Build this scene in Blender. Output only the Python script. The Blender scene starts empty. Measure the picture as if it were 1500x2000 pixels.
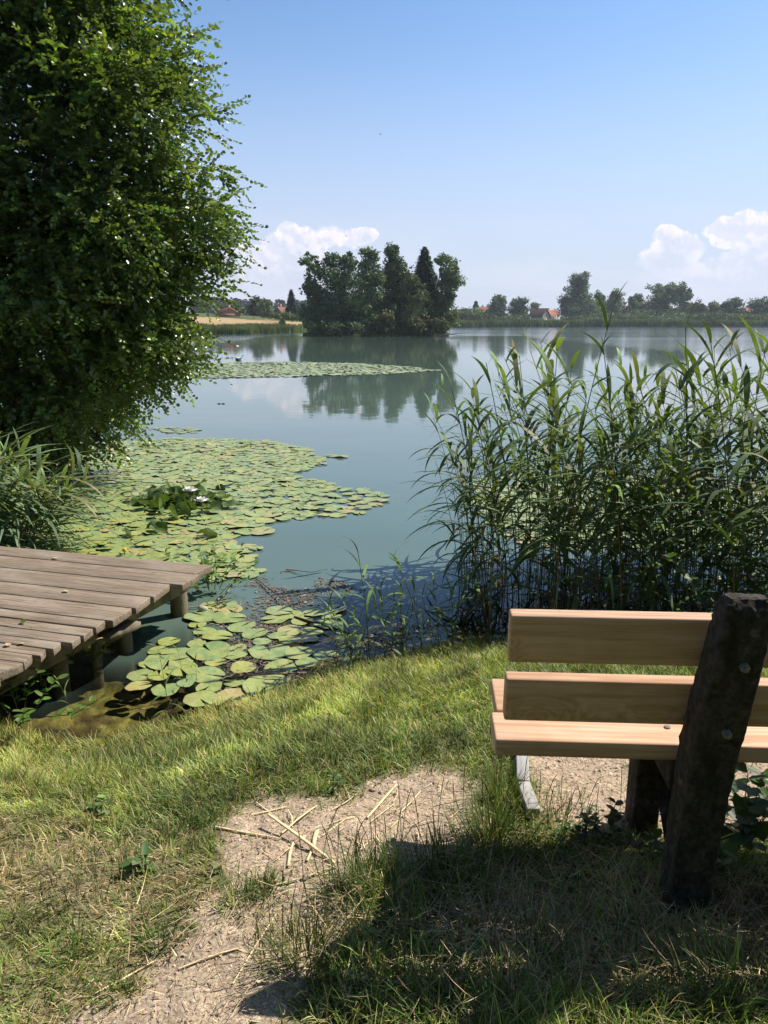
import bpy, math, random
import numpy as np
from mathutils import Vector, Matrix

random.seed(7)
rng = np.random.default_rng(7)
PI = math.pi
scene = bpy.context.scene
COL = scene.collection

# ------------------------------------------------------------------ camera
F, CX, CY, H = 1500.0, 750.0, 1000.0, 2.0
PITCH = math.radians(13.9)
cp, sp = math.cos(PITCH), math.sin(PITCH)
cam_d = bpy.data.cameras.new('camera')
cam = bpy.data.objects.new('camera', cam_d)
COL.objects.link(cam)
cam.location = (0, 0, H)
cam.rotation_euler = (PI / 2 - PITCH, 0, 0)
cam_d.sensor_fit = 'VERTICAL'
cam_d.sensor_height = 36
cam_d.lens = 27.0
cam_d.clip_start = 0.05
cam_d.clip_end = 9000
scene.camera = cam

# ------------------------------------------------------------------ light
SUNV = Vector((0.80, 0.47, 1.0)).normalized()
sun_el = math.asin(SUNV.z)
sun_az = math.atan2(SUNV.x, SUNV.y)
sd = bpy.data.lights.new('sun', 'SUN')
sd.energy = 4.9
sd.angle = math.radians(0.5)
sd.color = (1.0, 0.94, 0.85)
so = bpy.data.objects.new('sun', sd)
COL.objects.link(so)
so.rotation_euler = (-SUNV).to_track_quat('-Z', 'Y').to_euler()
so.location = (20, 12, 25)
scene.view_settings.view_transform = 'Standard'
scene.view_settings.look = 'None'
scene.view_settings.exposure = 0.58
scene.view_settings.gamma = 1.0
scene.cycles.max_bounces = 7
scene.cycles.diffuse_bounces = 3
scene.cycles.glossy_bounces = 3
scene.cycles.transmission_bounces = 4
scene.cycles.transparent_max_bounces = 12
scene.cycles.volume_bounces = 1
scene.cycles.caustics_reflective = False
scene.cycles.caustics_refractive = False
scene.cycles.sample_clamp_indirect = 6.0


# ------------------------------------------------------------------ projection helpers
def ray(px, py):
    dx, dy = (px - CX) / F, (py - CY) / F
    return np.array([dx, cp - dy * sp, -sp - dy * cp])


def at_z(px, py, z=0.0):
    r = ray(px, py)
    t = (z - H) / r[2]
    return np.array([r[0] * t, r[1] * t, z])


def at_y(px, py, Y):
    r = ray(px, py)
    t = Y / r[1]
    return np.array([r[0] * t, Y, H + r[2] * t])


def proj(P):
    P = np.asarray(P, float)
    x, y, z = P[..., 0], P[..., 1], P[..., 2] - H
    dep = y * cp - z * sp
    dn = -y * sp - z * cp
    dep = np.where(np.abs(dep) < 1e-3, 1e-3, dep)
    return CX + F * x / dep, CY + F * dn / dep, dep


def ang(px, py):
    r = ray(px, py)
    r = r / np.linalg.norm(r)
    return math.degrees(math.atan2(r[0], r[1])), math.degrees(math.asin(r[2]))


# ------------------------------------------------------------------ numpy noise
def _h(ix, iy, s):
    n = (ix.astype(np.int64) * 374761393 + iy.astype(np.int64) * 668265263 + s * 974634777) & 0x7fffffff
    n = ((n ^ (n >> 13)) * 1274126177) & 0x7fffffff
    return ((n ^ (n >> 16)) & 0xffff) / 65535.0


def vnoise(x, y, s=0):
    x = np.asarray(x, float); y = np.asarray(y, float)
    ix, iy = np.floor(x), np.floor(y)
    fx, fy = x - ix, y - iy
    fx = fx * fx * (3 - 2 * fx); fy = fy * fy * (3 - 2 * fy)
    a = _h(ix, iy, s); b = _h(ix + 1, iy, s); c = _h(ix, iy + 1, s); d = _h(ix + 1, iy + 1, s)
    return (a * (1 - fx) + b * fx) * (1 - fy) + (c * (1 - fx) + d * fx) * fy


def fbm(x, y, s=0, o=4):
    v = 0; a = 0.5; t = 0
    for k in range(o):
        v = v + a * vnoise(x * 2 ** k, y * 2 ** k, s + k * 17); t += a; a *= 0.5
    return v / t


def sstep(a, b, x):
    t = np.clip((np.asarray(x, float) - a) / (b - a), 0, 1)
    return t * t * (3 - 2 * t)


def poly_sd(px, py, poly):
    """signed distance, positive inside"""
    px = np.asarray(px, float); py = np.asarray(py, float)
    d = np.full(px.shape, 1e18); ins = np.zeros(px.shape, bool)
    n = len(poly)
    for i in range(n):
        x0, y0 = poly[i]; x1, y1 = poly[(i + 1) % n]
        ex, ey = x1 - x0, y1 - y0
        t = np.clip(((px - x0) * ex + (py - y0) * ey) / (ex * ex + ey * ey + 1e-12), 0, 1)
        d = np.minimum(d, (px - x0 - t * ex) ** 2 + (py - y0 - t * ey) ** 2)
        if y0 != y1:
            c = ((y0 > py) != (y1 > py)) & (px < (x1 - x0) * (py - y0) / (y1 - y0) + x0)
            ins ^= c
    d = np.sqrt(d)
    return np.where(ins, d, -d)


# ------------------------------------------------------------------ sky
world = bpy.data.worlds.new("World")
scene.world = world
world.use_nodes = True
wt = world.node_tree
for n in list(wt.nodes):
    wt.nodes.remove(n)


class NT:
    def __init__(s, nt):
        s.nt = nt

    def n(s, t, **kw):
        nd = s.nt.nodes.new(t)
        for k, v in kw.items():
            setattr(nd, k, v)
        return nd

    def l(s, a, b):
        s.nt.links.new(a, b)

    def set(s, sock, v):
        if isinstance(v, bpy.types.NodeSocket):
            s.l(v, sock)
        else:
            sock.default_value = v

    def m(s, op, a, b=0.0, c=None, clamp=False):
        nd = s.n('ShaderNodeMath', operation=op, use_clamp=clamp)
        s.set(nd.inputs[0], a); s.set(nd.inputs[1], b)
        if c is not None:
            s.set(nd.inputs[2], c)
        return nd.outputs[0]

    def mix(s, f, a, b, mode='MIX'):
        nd = s.n('ShaderNodeMixRGB', blend_type=mode)
        s.set(nd.inputs[0], f)
        for i, v in ((1, a), (2, b)):
            if isinstance(v, tuple) and len(v) == 3:
                v = v + (1,)
            s.set(nd.inputs[i], v)
        return nd.outputs[0]

    def mr(s, v, a, b, c=0.0, d=1.0, smooth=True):
        nd = s.n('ShaderNodeMapRange')
        if smooth:
            nd.interpolation_type = 'SMOOTHSTEP'
        s.set(nd.inputs[0], v)
        for i, q in enumerate((a, b, c, d)):
            nd.inputs[i + 1].default_value = q
        return nd.outputs[0]

    def noise(s, vec, scale, detail=4, rough=0.55, out=0, dist=0.0):
        nd = s.n('ShaderNodeTexNoise')
        if vec is not None:
            s.l(vec, nd.inputs['Vector'])
        nd.inputs['Scale'].default_value = scale
        nd.inputs['Detail'].default_value = detail
        nd.inputs['Roughness'].default_value = rough
        nd.inputs['Distortion'].default_value = dist
        return nd.outputs[out]

    def map(s, vec, sc=(1, 1, 1), loc=(0, 0, 0), rot=(0, 0, 0)):
        nd = s.n('ShaderNodeMapping')
        s.l(vec, nd.inputs[0])
        nd.inputs['Scale'].default_value = sc
        nd.inputs['Location'].default_value = loc
        nd.inputs['Rotation'].default_value = rot
        return nd.outputs[0]


w = NT(wt)
sky = w.n('ShaderNodeTexSky', sky_type='NISHITA')
sky.sun_disc = False
sky.sun_elevation = sun_el
sky.sun_rotation = sun_az
sky.altitude = 400
sky.air_density = 1.0
sky.dust_density = 0.6
sky.ozone_density = 2.2
tc = w.n('ShaderNodeTexCoord').outputs['Generated']
sx = w.n('ShaderNodeSeparateXYZ'); w.l(tc, sx.inputs[0])
DEG = 180 / PI
az = w.m('MULTIPLY', w.m('ARCTAN2', sx.outputs[0], sx.outputs[1]), DEG)
el = w.m('MULTIPLY', w.m('ARCSINE', sx.outputs[2]), DEG)
skyc = w.mix(1.0, sky.outputs[0], (0.083, 0.097, 0.108), 'MULTIPLY')
# pale summer haze low on the sky
updk = w.mr(el, 22, 65, 1.0, 0.5)
ucc = w.n('ShaderNodeCombineXYZ'); [w.l(updk, ucc.inputs[i]) for i in range(3)]
skyc = w.mix(1.0, skyc, ucc.outputs[0], 'MULTIPLY')
hz = w.mr(el, 0.0, 21.0, 0.92, 0.0)
skyc = w.mix(hz, skyc, (0.435, 0.47, 0.585))
cb = [  # cumulus lobes: photo px, py, rx, ry (degrees are derived: 1 degree is about 26 px)
    (563, 452, 22, 20), (540, 475, 34, 20), (600, 470, 50, 26), (655, 462, 55, 24), (700, 460, 34, 16), (575, 500, 70, 34),
    (520, 500, 34, 26), (480, 510, 40, 34), (560, 545, 90, 34),
    (1300, 458, 24, 18), (1318, 478, 40, 24), (1350, 490, 30, 20), (1310, 510, 50, 30),
    (1470, 432, 34, 22), (1440, 450, 50, 24), (1500, 470, 70, 40), (1420, 470, 30, 18), (1560, 440, 60, 50), (1480, 520, 110, 40),
]
e_all = None
for (px, py, rx, ry) in cb:
    a, b = ang(px, py)
    u = w.m('DIVIDE', w.m('SUBTRACT', az, a), rx / 25.0)
    v = w.m('DIVIDE', w.m('SUBTRACT', el, b), ry / 25.5)
    e = w.m('SUBTRACT', 1.0, w.m('ADD', w.m('MULTIPLY', u, u), w.m('MULTIPLY', v, v)))
    e_all = e if e_all is None else w.m('MAXIMUM', e_all, e)
n1 = w.noise(tc, 22, 9, 0.62)
n2v = w.n('ShaderNodeVectorMath', operation='ADD')
w.l(tc, n2v.inputs[0]); n2v.inputs[1].default_value = (0.004, 0.0, 0.007)
n2 = w.noise(n2v.outputs[0], 22, 9, 0.62)
body = w.m('ADD', e_all, w.m('MULTIPLY', w.m('SUBTRACT', n1, 0.55), 3.2))
mask = w.mr(body, -0.12, 0.22)
rim = w.mr(body, 0.1, 1.5, 1.0, 0.15)
lit = w.mr(w.m('SUBTRACT', n1, n2), -0.04, 0.06)
bright = w.m('ADD', w.m('MULTIPLY', rim, 0.55), w.m('MULTIPLY', lit, 0.5), clamp=True)
low = w.mr(el, 1.0, 6.5, 0.0, 1.0)
ccol = w.mix(bright, (0.48, 0.505, 0.61), (0.76, 0.70, 0.755))
alpha = w.m('MULTIPLY', w.m('MULTIPLY', mask, w.m('ADD', 0.5, w.m('MULTIPLY', bright, 0.5))), low)
alpha = w.m('MULTIPLY', alpha, 0.88)
# broad faint bank along the horizon
nb = w.noise(w.map(tc, (3, 3, 16)), 2.2, 5, 0.5)
bank = w.m('MULTIPLY', w.mr(nb, 0.42, 0.68), w.mr(el, 1.0, 9.0, 0.35, 0.0))
skyc = w.mix(bank, skyc, (0.60, 0.60, 0.70))
skyc = w.mix(alpha, skyc, ccol)
bg = w.n('ShaderNodeBackground'); w.l(skyc, bg.inputs[0]); bg.inputs[1].default_value = 1.0
wo = w.n('ShaderNodeOutputWorld'); w.l(bg.outputs[0], wo.inputs[0])


# ------------------------------------------------------------------ scene helpers
def tag(o, label=None, cat=None, group=None, kind=None):
    if label: o['label'] = label
    if cat: o['category'] = cat
    if group: o['group'] = group
    if kind: o['kind'] = kind
    return o


def empty(name, loc, rz=0.0, **kw):
    o = bpy.data.objects.new(name, None)
    o.empty_display_size = 0.2
    COL.objects.link(o)
    o.location = tuple(float(v) for v in loc); o.rotation_euler = (0, 0, rz)
    return tag(o, **kw)


class MB:
    """collects geometry of ONE mesh object; faces of 3 or 4 corners, colour per vertex"""
    def __init__(s):
        s.V = []; s.C = []; s.F3 = []; s.F4 = []; s.n = 0; s.smooth = False

    def add(s, V, F, C=(1, 1, 1)):
        V = np.asarray(V, np.float32).reshape(-1, 3)
        F = np.asarray(F, np.int64)
        C = np.asarray(C, np.float32)
        if C.ndim == 1:
            C = np.tile(C, (len(V), 1))
        s.V.append(V); s.C.append(C)
        if F.ndim == 2 and len(F):
            (s.F3 if F.shape[1] == 3 else s.F4).append(F + s.n)
        s.n += len(V)
        return s

    def box(s, x0, x1, y0, y1, z0, z1, C=(1, 1, 1), T=None):
        V = np.array([[x, y, z] for z in (z0, z1) for y in (y0, y1) for x in (x0, x1)], float)
        if T is not None:
            V = V @ np.array(T.to_3x3()).T + np.array(T.translation)
        F = [[0, 2, 3, 1], [4, 5, 7, 6], [0, 1, 5, 4], [2, 6, 7, 3], [0, 4, 6, 2], [1, 3, 7, 5]]
        return s.add(V, F, C)

    def tube(s, pts, rad, n=8, C=(1, 1, 1), cap=True):
        P = np.asarray(pts, float); R = np.broadcast_to(np.asarray(rad, float), (len(P),))
        T = np.gradient(P, axis=0); T /= (np.linalg.norm(T, axis=1, keepdims=True) + 1e-9)
        up = np.array([0, 0, 1.0]) if abs(T[0][2]) < 0.9 else np.array([1.0, 0, 0])
        A = np.cross(T, up); A /= (np.linalg.norm(A, axis=1, keepdims=True) + 1e-9)
        B = np.cross(T, A)
        th = np.linspace(0, 2 * PI, n, endpoint=False)
        V = P[:, None] + R[:, None, None] * (np.cos(th)[None, :, None] * A[:, None] + np.sin(th)[None, :, None] * B[:, None])
        V = V.reshape(-1, 3)
        F = []
        for i in range(len(P) - 1):
            for j in range(n):
                k = (j + 1) % n
                F.append([i * n + j, i * n + k, (i + 1) * n + k, (i + 1) * n + j])
        s.add(V, F, C)
        if cap:
            c = len(V)
            for base, ctr in ((0, P[0]), ((len(P) - 1) * n, P[-1])):
                s.add(np.vstack([V[base:base + n], ctr]), [[j, (j + 1) % n, n] for j in range(n)], C)
        return s

    def build(s, name, mat, parent=None, smooth=False, loc=None):
        me = bpy.data.meshes.new(name)
        V = np.concatenate(s.V) if s.V else np.zeros((0, 3), np.float32)
        C = np.concatenate(s.C)
        f4 = np.concatenate(s.F4) if s.F4 else np.zeros((0, 4), np.int64)
        f3 = np.concatenate(s.F3) if s.F3 else np.zeros((0, 3), np.int64)
        me.vertices.add(len(V)); me.vertices.foreach_set('co', V.ravel())
        loops = np.concatenate([f4.ravel(), f3.ravel()])
        me.loops.add(len(loops)); me.loops.foreach_set('vertex_index', loops.astype(np.int32))
        tot = np.concatenate([np.full(len(f4), 4), np.full(len(f3), 3)])
        st = np.concatenate([[0], np.cumsum(tot)[:-1]]) if len(tot) else tot
        me.polygons.add(len(tot)); me.polygons.foreach_set('loop_start', st.astype(np.int32))
        me.polygons.foreach_set('loop_total', tot.astype(np.int32))
        me.update(calc_edges=True)
        ca = me.color_attributes.new('Col', 'FLOAT_COLOR', 'POINT')
        ca.data.foreach_set('color', np.hstack([C, np.ones((len(C), 1), np.float32)]).astype(np.float32).ravel())
        if smooth:
            me.polygons.foreach_set('use_smooth', np.ones(len(tot), bool))
        if mat: me.materials.append(mat)
        o = bpy.data.objects.new(name, me)
        COL.objects.link(o)
        if parent is not None: o.parent = parent
        if loc is not None: o.location = tuple(float(v) for v in loc)
        return o


def bevel(o, w=0.004, seg=2):
    m = o.modifiers.new('bevel', 'BEVEL'); m.width = w; m.segments = seg; m.limit_method = 'ANGLE'
    m.angle_limit = math.radians(40)
    return o


def copy_tree(o, parent=None):
    c = o.copy(); COL.objects.link(c)
    if parent is not None: c.parent = parent
    for ch in list(o.children):
        copy_tree(ch, c)
    return c


# ------------------------------------------------------------------ materials
def mat(name):
    m = bpy.data.materials.new(name); m.use_nodes = True
    t = m.node_tree
    for n in list(t.nodes): t.nodes.remove(n)
    g = NT(t)
    out = g.n('ShaderNodeOutputMaterial')
    return m, g, out


def principled(g, color, rough=0.6, spec=0.5, normal=None, metal=0.0):
    p = g.n('ShaderNodeBsdfPrincipled')
    if isinstance(color, tuple) and len(color) == 3: color = color + (1,)
    g.set(p.inputs['Base Color'], color)
    g.set(p.inputs['Roughness'], rough)
    g.set(p.inputs['Specular IOR Level'], spec)
    p.inputs['Metallic'].default_value = metal
    if normal is not None: g.l(normal, p.inputs['Normal'])
    return p.outputs[0]


def bump(g, h, strength=0.5, dist=0.01):
    b = g.n('ShaderNodeBump'); b.inputs['Strength'].default_value = strength
    b.inputs['Distance'].default_value = dist
    g.l(h, b.inputs['Height'])
    return b.outputs[0]


def leaf_mat(name, rough=0.45, spec=0.4, trans=0.35, nscale=8.0, vary=0.35, tcol=(1.25, 1.2, 0.45)):
    m, g, out = mat(name)
    col = g.n('ShaderNodeVertexColor', layer_name='Col').outputs[0]
    oc = g.n('ShaderNodeTexCoord').outputs['Object']
    nz = g.noise(oc, nscale, 3)
    f = g.mr(nz, 0.3, 0.7, 1 - vary, 1 + vary)
    cc = g.n('ShaderNodeCombineXYZ'); [g.l(f, cc.inputs[i]) for i in range(3)]
    col2 = g.mix(1.0, col, cc.outputs[0], 'MULTIPLY')
    p = principled(g, col2, rough, spec)
    tr = g.n('ShaderNodeBsdfTranslucent')
    g.l(g.mix(1.0, col2, tcol, 'MULTIPLY'), tr.inputs[0])
    mx = g.n('ShaderNodeMixShader'); mx.inputs[0].default_value = trans
    g.l(p, mx.inputs[1]); g.l(tr.outputs[0], mx.inputs[2]); g.l(mx.outputs[0], out.inputs[0])
    return m


M = {}
M['leaf'] = leaf_mat('alder_leaf', 0.30, 0.6, 0.42, 3.0, 0.2)
M['far_leaf'] = leaf_mat('far_foliage', 0.6, 0.25, 0.2, 0.15, 0.3)
M['reed'] = leaf_mat('reed_leaf', 0.55, 0.28, 0.32, 6.0, 0.25)
M['grass'] = leaf_mat('grass_blade', 0.5, 0.3, 0.35, 5.0, 0.2, (1.15, 1.1, 0.5))
M['weed'] = leaf_mat('weed_leaf', 0.5, 0.35, 0.35, 10.0, 0.2)

# pads
m, g, out = mat('lily_pad')
col = g.n('ShaderNodeVertexColor', layer_name='Col').outputs[0]
oi = g.n('ShaderNodeObjectInfo').outputs['Random']
gp = g.n('ShaderNodeNewGeometry').outputs['Position']
a = g.noise(gp, 14, 4); b = g.noise(gp, 55, 3)
c = g.mix(g.mr(a, 0.42, 0.64, 0, 0.8), col, (0.36, 0.37, 0.11))
c = g.mix(g.mr(g.noise(gp, 7, 5, 0.7), 0.56, 0.66, 0, 0.75), c, (0.33, 0.25, 0.12))
c = g.mix(g.mr(b, 0.58, 0.70, 0, 0.6), c, (0.26, 0.17, 0.08))
c = g.mix(g.mr(oi, 0.0, 1.0, 0.0, 0.3, False), c, (0.26, 0.34, 0.18))
p = principled(g, c, 0.40, 0.5, bump(g, b, 0.3, 0.004))
g.l(p, out.inputs[0]); M['pad'] = m

# bark / wood / concrete
def simple(name, c1, c2, scale, rough=0.8, stretch=(1, 1, 1), bmp=0.5, bd=0.01, spec=0.3, detail=6, c3=None, s3=3.0):
    m, g, out = mat(name)
    oc = g.n('ShaderNodeTexCoord').outputs['Object']
    v = g.map(oc, stretch)
    nz = g.noise(v, scale, detail, 0.6)
    c = g.mix(g.mr(nz, 0.3, 0.7), c1, c2)
    if c3 is not None:
        c = g.mix(g.mr(g.noise(oc, s3, 5, 0.6), 0.5, 0.68, 0, 0.8), c, c3)
    p = principled(g, c, rough, spec, bump(g, nz, bmp, bd))
    g.l(p, out.inputs[0])
    return m


M['bark'] = simple('bark', (0.05, 0.042, 0.032), (0.11, 0.095, 0.075), 6, 0.9, (1, 1, 0.25), 0.8, 0.03)
m, g, out = mat('bench_larch')
oc = g.n('ShaderNodeTexCoord').outputs['Object']; oi = g.n('ShaderNodeObjectInfo').outputs['Random']
ad = g.n('ShaderNodeVectorMath', operation='ADD'); g.l(oc, ad.inputs[0])
cmb = g.n('ShaderNodeCombineXYZ'); g.l(g.m('MULTIPLY', oi, 23.0), cmb.inputs[0]); g.l(g.m('MULTIPLY', oi, 9.0), cmb.inputs[2]); g.l(cmb.outputs[0], ad.inputs[1])
kn = g.n('ShaderNodeTexVoronoi'); g.l(g.map(ad.outputs[0], (2.6, 5, 5)), kn.inputs[0]); kn.inputs['Scale'].default_value = 1.0
kd = kn.outputs['Distance']
wv = g.n('ShaderNodeVectorMath', operation='ADD'); g.l(g.map(ad.outputs[0], (0.45, 13, 13)), wv.inputs[0])
pull = g.n('ShaderNodeCombineXYZ'); pk_ = g.mr(kd, 0.0, 0.45, 1.3, 0.0); g.l(pk_, pull.inputs[1]); g.l(pk_, pull.inputs[2]); g.l(pull.outputs[0], wv.inputs[1])
gn = g.noise(wv.outputs[0], 4.5, 8, 0.62); fn = g.noise(g.map(ad.outputs[0], (3, 120, 120)), 2.0, 3, 0.6)
c = g.mix(g.mr(gn, 0.3, 0.7), (0.52, 0.295, 0.155), (0.77, 0.52, 0.35))
c = g.mix(g.mr(g.noise(ad.outputs[0], 2.2, 5, 0.6), 0.48, 0.7, 0, 0.55), c, (0.44, 0.26, 0.14))
c = g.mix(g.mr(kd, 0.035, 0.075, 0.85, 0.0), c, (0.16, 0.07, 0.03))
c = g.mix(g.mr(fn, 0.55, 0.7, 0, 0.35), c, (0.36, 0.19, 0.09))
c = g.mix(g.mr(g.noise(ad.outputs[0], 26, 4, 0.7), 0.66, 0.74, 0, 0.4), c, (0.25, 0.17, 0.11))
g.l(principled(g, c, g.mr(gn, 0.3, 0.7, 0.42, 0.6), 0.35, bump(g, gn, 0.25, 0.003)), out.inputs[0]); M['bench_wood'] = m
m, g, out = mat('mossy_concrete')
oc = g.n('ShaderNodeTexCoord').outputs['Object']
n1_ = g.noise(oc, 38, 8, 0.7); st_ = g.noise(g.map(oc, (14, 14, 2.2)), 1.5, 6, 0.65); pit = g.noise(oc, 110, 3, 0.5)
c = g.mix(g.mr(n1_, 0.3, 0.72), (0.028, 0.024, 0.018), (0.105, 0.088, 0.070))
c = g.mix(g.mr(st_, 0.45, 0.68, 0, 0.7), c, (0.020, 0.020, 0.012))
c = g.mix(g.mr(g.noise(oc, 16, 5, 0.7), 0.60, 0.68, 0, 0.6), c, (0.19, 0.17, 0.135))
c = g.mix(g.mr(pit, 0.62, 0.70, 0, 0.7), c, (0.012, 0.010, 0.008))
hh_ = g.m('ADD', g.m('MULTIPLY', n1_, 0.7), g.m('MULTIPLY', pit, 0.3))
g.l(principled(g, c, 0.95, 0.2, bump(g, hh_, 1.0, 0.012)), out.inputs[0]); M['concrete'] = m
M['steel'] = simple('zinc_steel', (0.12, 0.12, 0.10), (0.26, 0.26, 0.22), 60, 0.4, (1, 1, 1), 0.1, 0.001, 0.8)
M['edging'] = simple('grey_timber', (0.30, 0.29, 0.27), (0.48, 0.46, 0.43), 4, 0.85, (1, 14, 14), 0.4, 0.004, 0.2)
M['jetty_post'] = simple('jetty_post_wood', (0.07, 0.055, 0.035), (0.22, 0.18, 0.12), 9, 0.85, (1, 1, 0.3), 0.7, 0.01, 0.3, 6, (0.06, 0.075, 0.02), 7)

m, g, out = mat('jetty_plank')
oc = g.n('ShaderNodeTexCoord').outputs['Object']
oi = g.n('ShaderNodeObjectInfo').outputs['Random']
ad = g.n('ShaderNodeVectorMath', operation='ADD'); g.l(oc, ad.inputs[0])
cmb = g.n('ShaderNodeCombineXYZ'); g.l(g.m('MULTIPLY', oi, 37.0), cmb.inputs[0]); g.l(g.m('MULTIPLY', oi, 11.0), cmb.inputs[1])
g.l(cmb.outputs[0], ad.inputs[1])
gr = g.noise(g.map(ad.outputs[0], (0.9, 26, 26)), 3.0, 8, 0.65)
bl = g.noise(g.map(ad.outputs[0], (1.0, 3.5, 3.5)), 2.2, 5, 0.6)
fine = g.noise(g.map(ad.outputs[0], (6, 60, 60)), 2.0, 4, 0.6)
c = g.mix(g.mr(gr, 0.32, 0.68), (0.125, 0.090, 0.060), (0.32, 0.25, 0.18))
c = g.mix(g.mr(bl, 0.45, 0.7, 0, 0.6), c, (0.37, 0.31, 0.245))
c = g.mix(g.mr(fine, 0.56, 0.66, 0, 0.5), c, (0.06, 0.042, 0.032))
c = g.mix(g.mr(oi, 0, 1, 0, 0.25, False), c, (0.15, 0.12, 0.085))
p = principled(g, c, 0.78, 0.3, bump(g, gr, 0.7, 0.006)); g.l(p, out.inputs[0]); M['plank'] = m

# ground
m, g, out = mat('ground')
col = g.n('ShaderNodeVertexColor', layer_name='Col').outputs[0]
gp = g.n('ShaderNodeNewGeometry').outputs['Position']
n_f = g.noise(gp, 90, 5, 0.7); n_m = g.noise(gp, 18, 4, 0.6); n_v = g.n('ShaderNodeTexVoronoi'); g.l(gp, n_v.inputs[0]); n_v.inputs['Scale'].default_value = 130
f1 = g.mr(n_f, 0.25, 0.75, 0.62, 1.35); f2 = g.mr(n_m, 0.3, 0.7, 0.8, 1.18)
f3 = g.mr(n_v.outputs['Distance'], 0.0, 0.6, 1.12, 0.78)
ff = g.m('MULTIPLY', g.m('MULTIPLY', f1, f2), f3)
cc = g.n('ShaderNodeCombineXYZ'); [g.l(ff, cc.inputs[i]) for i in range(3)]
c = g.mix(1.0, col, cc.outputs[0], 'MULTIPLY')
p = principled(g, c, 0.95, 0.1, bump(g, n_f, 0.8, 0.01)); g.l(p, out.inputs[0]); M['ground'] = m

# water
m, g, out = mat('lake_water')
gp = g.n('ShaderNodeNewGeometry').outputs['Position']
dp = g.n('ShaderNodeVertexColor', layer_name='Col')
sdp = g.n('ShaderNodeSeparateColor'); g.l(dp.outputs[0], sdp.inputs[0])
shal = sdp.outputs[0]; wind = sdp.outputs[1]
r1 = g.noise(g.map(gp, (1.0, 1.0, 1.0)), 1.3, 3, 0.5)
r2 = g.noise(g.map(gp, (0.25, 0.8, 1.0)), 0.9, 4, 0.55)
b1 = g.n('ShaderNodeBump'); b1.inputs['Strength'].default_value = 0.12; b1.inputs['Distance'].default_value = 0.02; g.l(r1, b1.inputs['Height'])
b2 = g.n('ShaderNodeBump'); g.l(g.m('MULTIPLY', wind, 1.0), b2.inputs['Strength']); b2.inputs['Distance'].default_value = 0.06
g.l(r2, b2.inputs['Height']); g.l(b1.outputs[0], b2.inputs['Normal'])
fr = g.n('ShaderNodeFresnel'); fr.inputs[0].default_value = 1.33; g.l(b2.outputs[0], fr.inputs['Normal'])
gl = g.n('ShaderNodeBsdfGlossy'); g.set(gl.inputs['Roughness'], g.m('ADD', 0.03, g.m('MULTIPLY', wind, 0.10))); g.l(b2.outputs[0], gl.inputs['Normal'])
gl.inputs[0].default_value = (0.96, 0.97, 0.97, 1)
df = g.n('ShaderNodeBsdfDiffuse')
mk = g.noise(g.map(gp, (0.12, 0.3, 1)), 1.0, 3)
g.l(g.mix(g.mr(mk, 0.35, 0.65), (0.088, 0.132, 0.106), (0.098, 0.146, 0.118)), df.inputs[0])
tr = g.n('ShaderNodeBsdfTransparent'); tr.inputs[0].default_value = (0.90, 0.90, 0.74, 1)
ms = g.n('ShaderNodeMixShader'); g.l(shal, ms.inputs[0]); g.l(df.outputs[0], ms.inputs[1]); g.l(tr.outputs[0], ms.inputs[2])
mf = g.n('ShaderNodeMixShader'); g.l(fr.outputs[0], mf.inputs[0]); g.l(ms.outputs[0], mf.inputs[1]); g.l(gl.outputs[0], mf.inputs[2])
g.l(mf.outputs[0], out.inputs[0]); M['water'] = m


def vcol(name, rough=0.7, spec=0.3, nscale=20, vary=0.2, bmp=0.2):
    m, g, out = mat(name)
    col = g.n('ShaderNodeVertexColor', layer_name='Col').outputs[0]
    oc = g.n('ShaderNodeTexCoord').outputs['Object']
    nz = g.noise(oc, nscale, 4)
    f = g.mr(nz, 0.3, 0.7, 1 - vary, 1 + vary)
    cc = g.n('ShaderNodeCombineXYZ'); [g.l(f, cc.inputs[i]) for i in range(3)]
    g.l(principled(g, g.mix(1.0, col, cc.outputs[0], 'MULTIPLY'), rough, spec, bump(g, nz, bmp, 0.004)), out.inputs[0])
    return m


M['straw'] = vcol('straw', 0.6, 0.3, 60, 0.15)
M['chip'] = vcol('wood_chip', 0.9, 0.15, 40, 0.2)
M['wall'] = vcol('render_wall', 0.9, 0.1, 1.5, 0.1)
M['roof'] = vcol('roof_tiles', 0.9, 0.15, 2.5, 0.25)
M['paint'] = vcol('smooth', 0.6, 0.3, 30, 0.05, 0.05)
M['twig'] = vcol('twig', 0.85, 0.2, 30, 0.25, 0.5)
M['litter'] = vcol('litter', 0.8, 0.2, 30, 0.25, 0.3)

# ------------------------------------------------------------------ terrain
SH_PX = [(0, 1440), (90, 1468), (200, 1462), (330, 1430), (450, 1385), (560, 1352), (650, 1318), (720, 1298), (850, 1272), (985, 1260), (1200, 1262), (1500, 1266)]
shore = [(-260, -40), (-120, 30), (-60, 42), (-30, 28), (-14, 17.5), (-8.2, 12.5), (-5.6, 8.6), (-4.2, 6.6), (-3.3, 5.2), (-2.45, 3.9)]
shore += [tuple(at_z(x, y, 0.0)[:2]) for x, y in SH_PX]
shore += [(6, 4.9), (12, 7), (40, 10), (90, 0), (260, -60)]
LAND = shore + [(260, -400), (-260, -400)]

FAR_AZ = np.array([-180, -70, -50, -35, -25, -17, -13.5, -9.5, -6.5, -4, 0, 5, 12, 20, 27, 35, 50, 70, 180.0])
FAR_R = np.array([60, 60, 70, 90, 110, 126, 134, 139, 150, 200, 260, 292, 330, 352, 366, 360, 330, 260, 200.0])
ISL = (-1.2, 120.0, 10.6, 9.0)   # island ellipse


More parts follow.
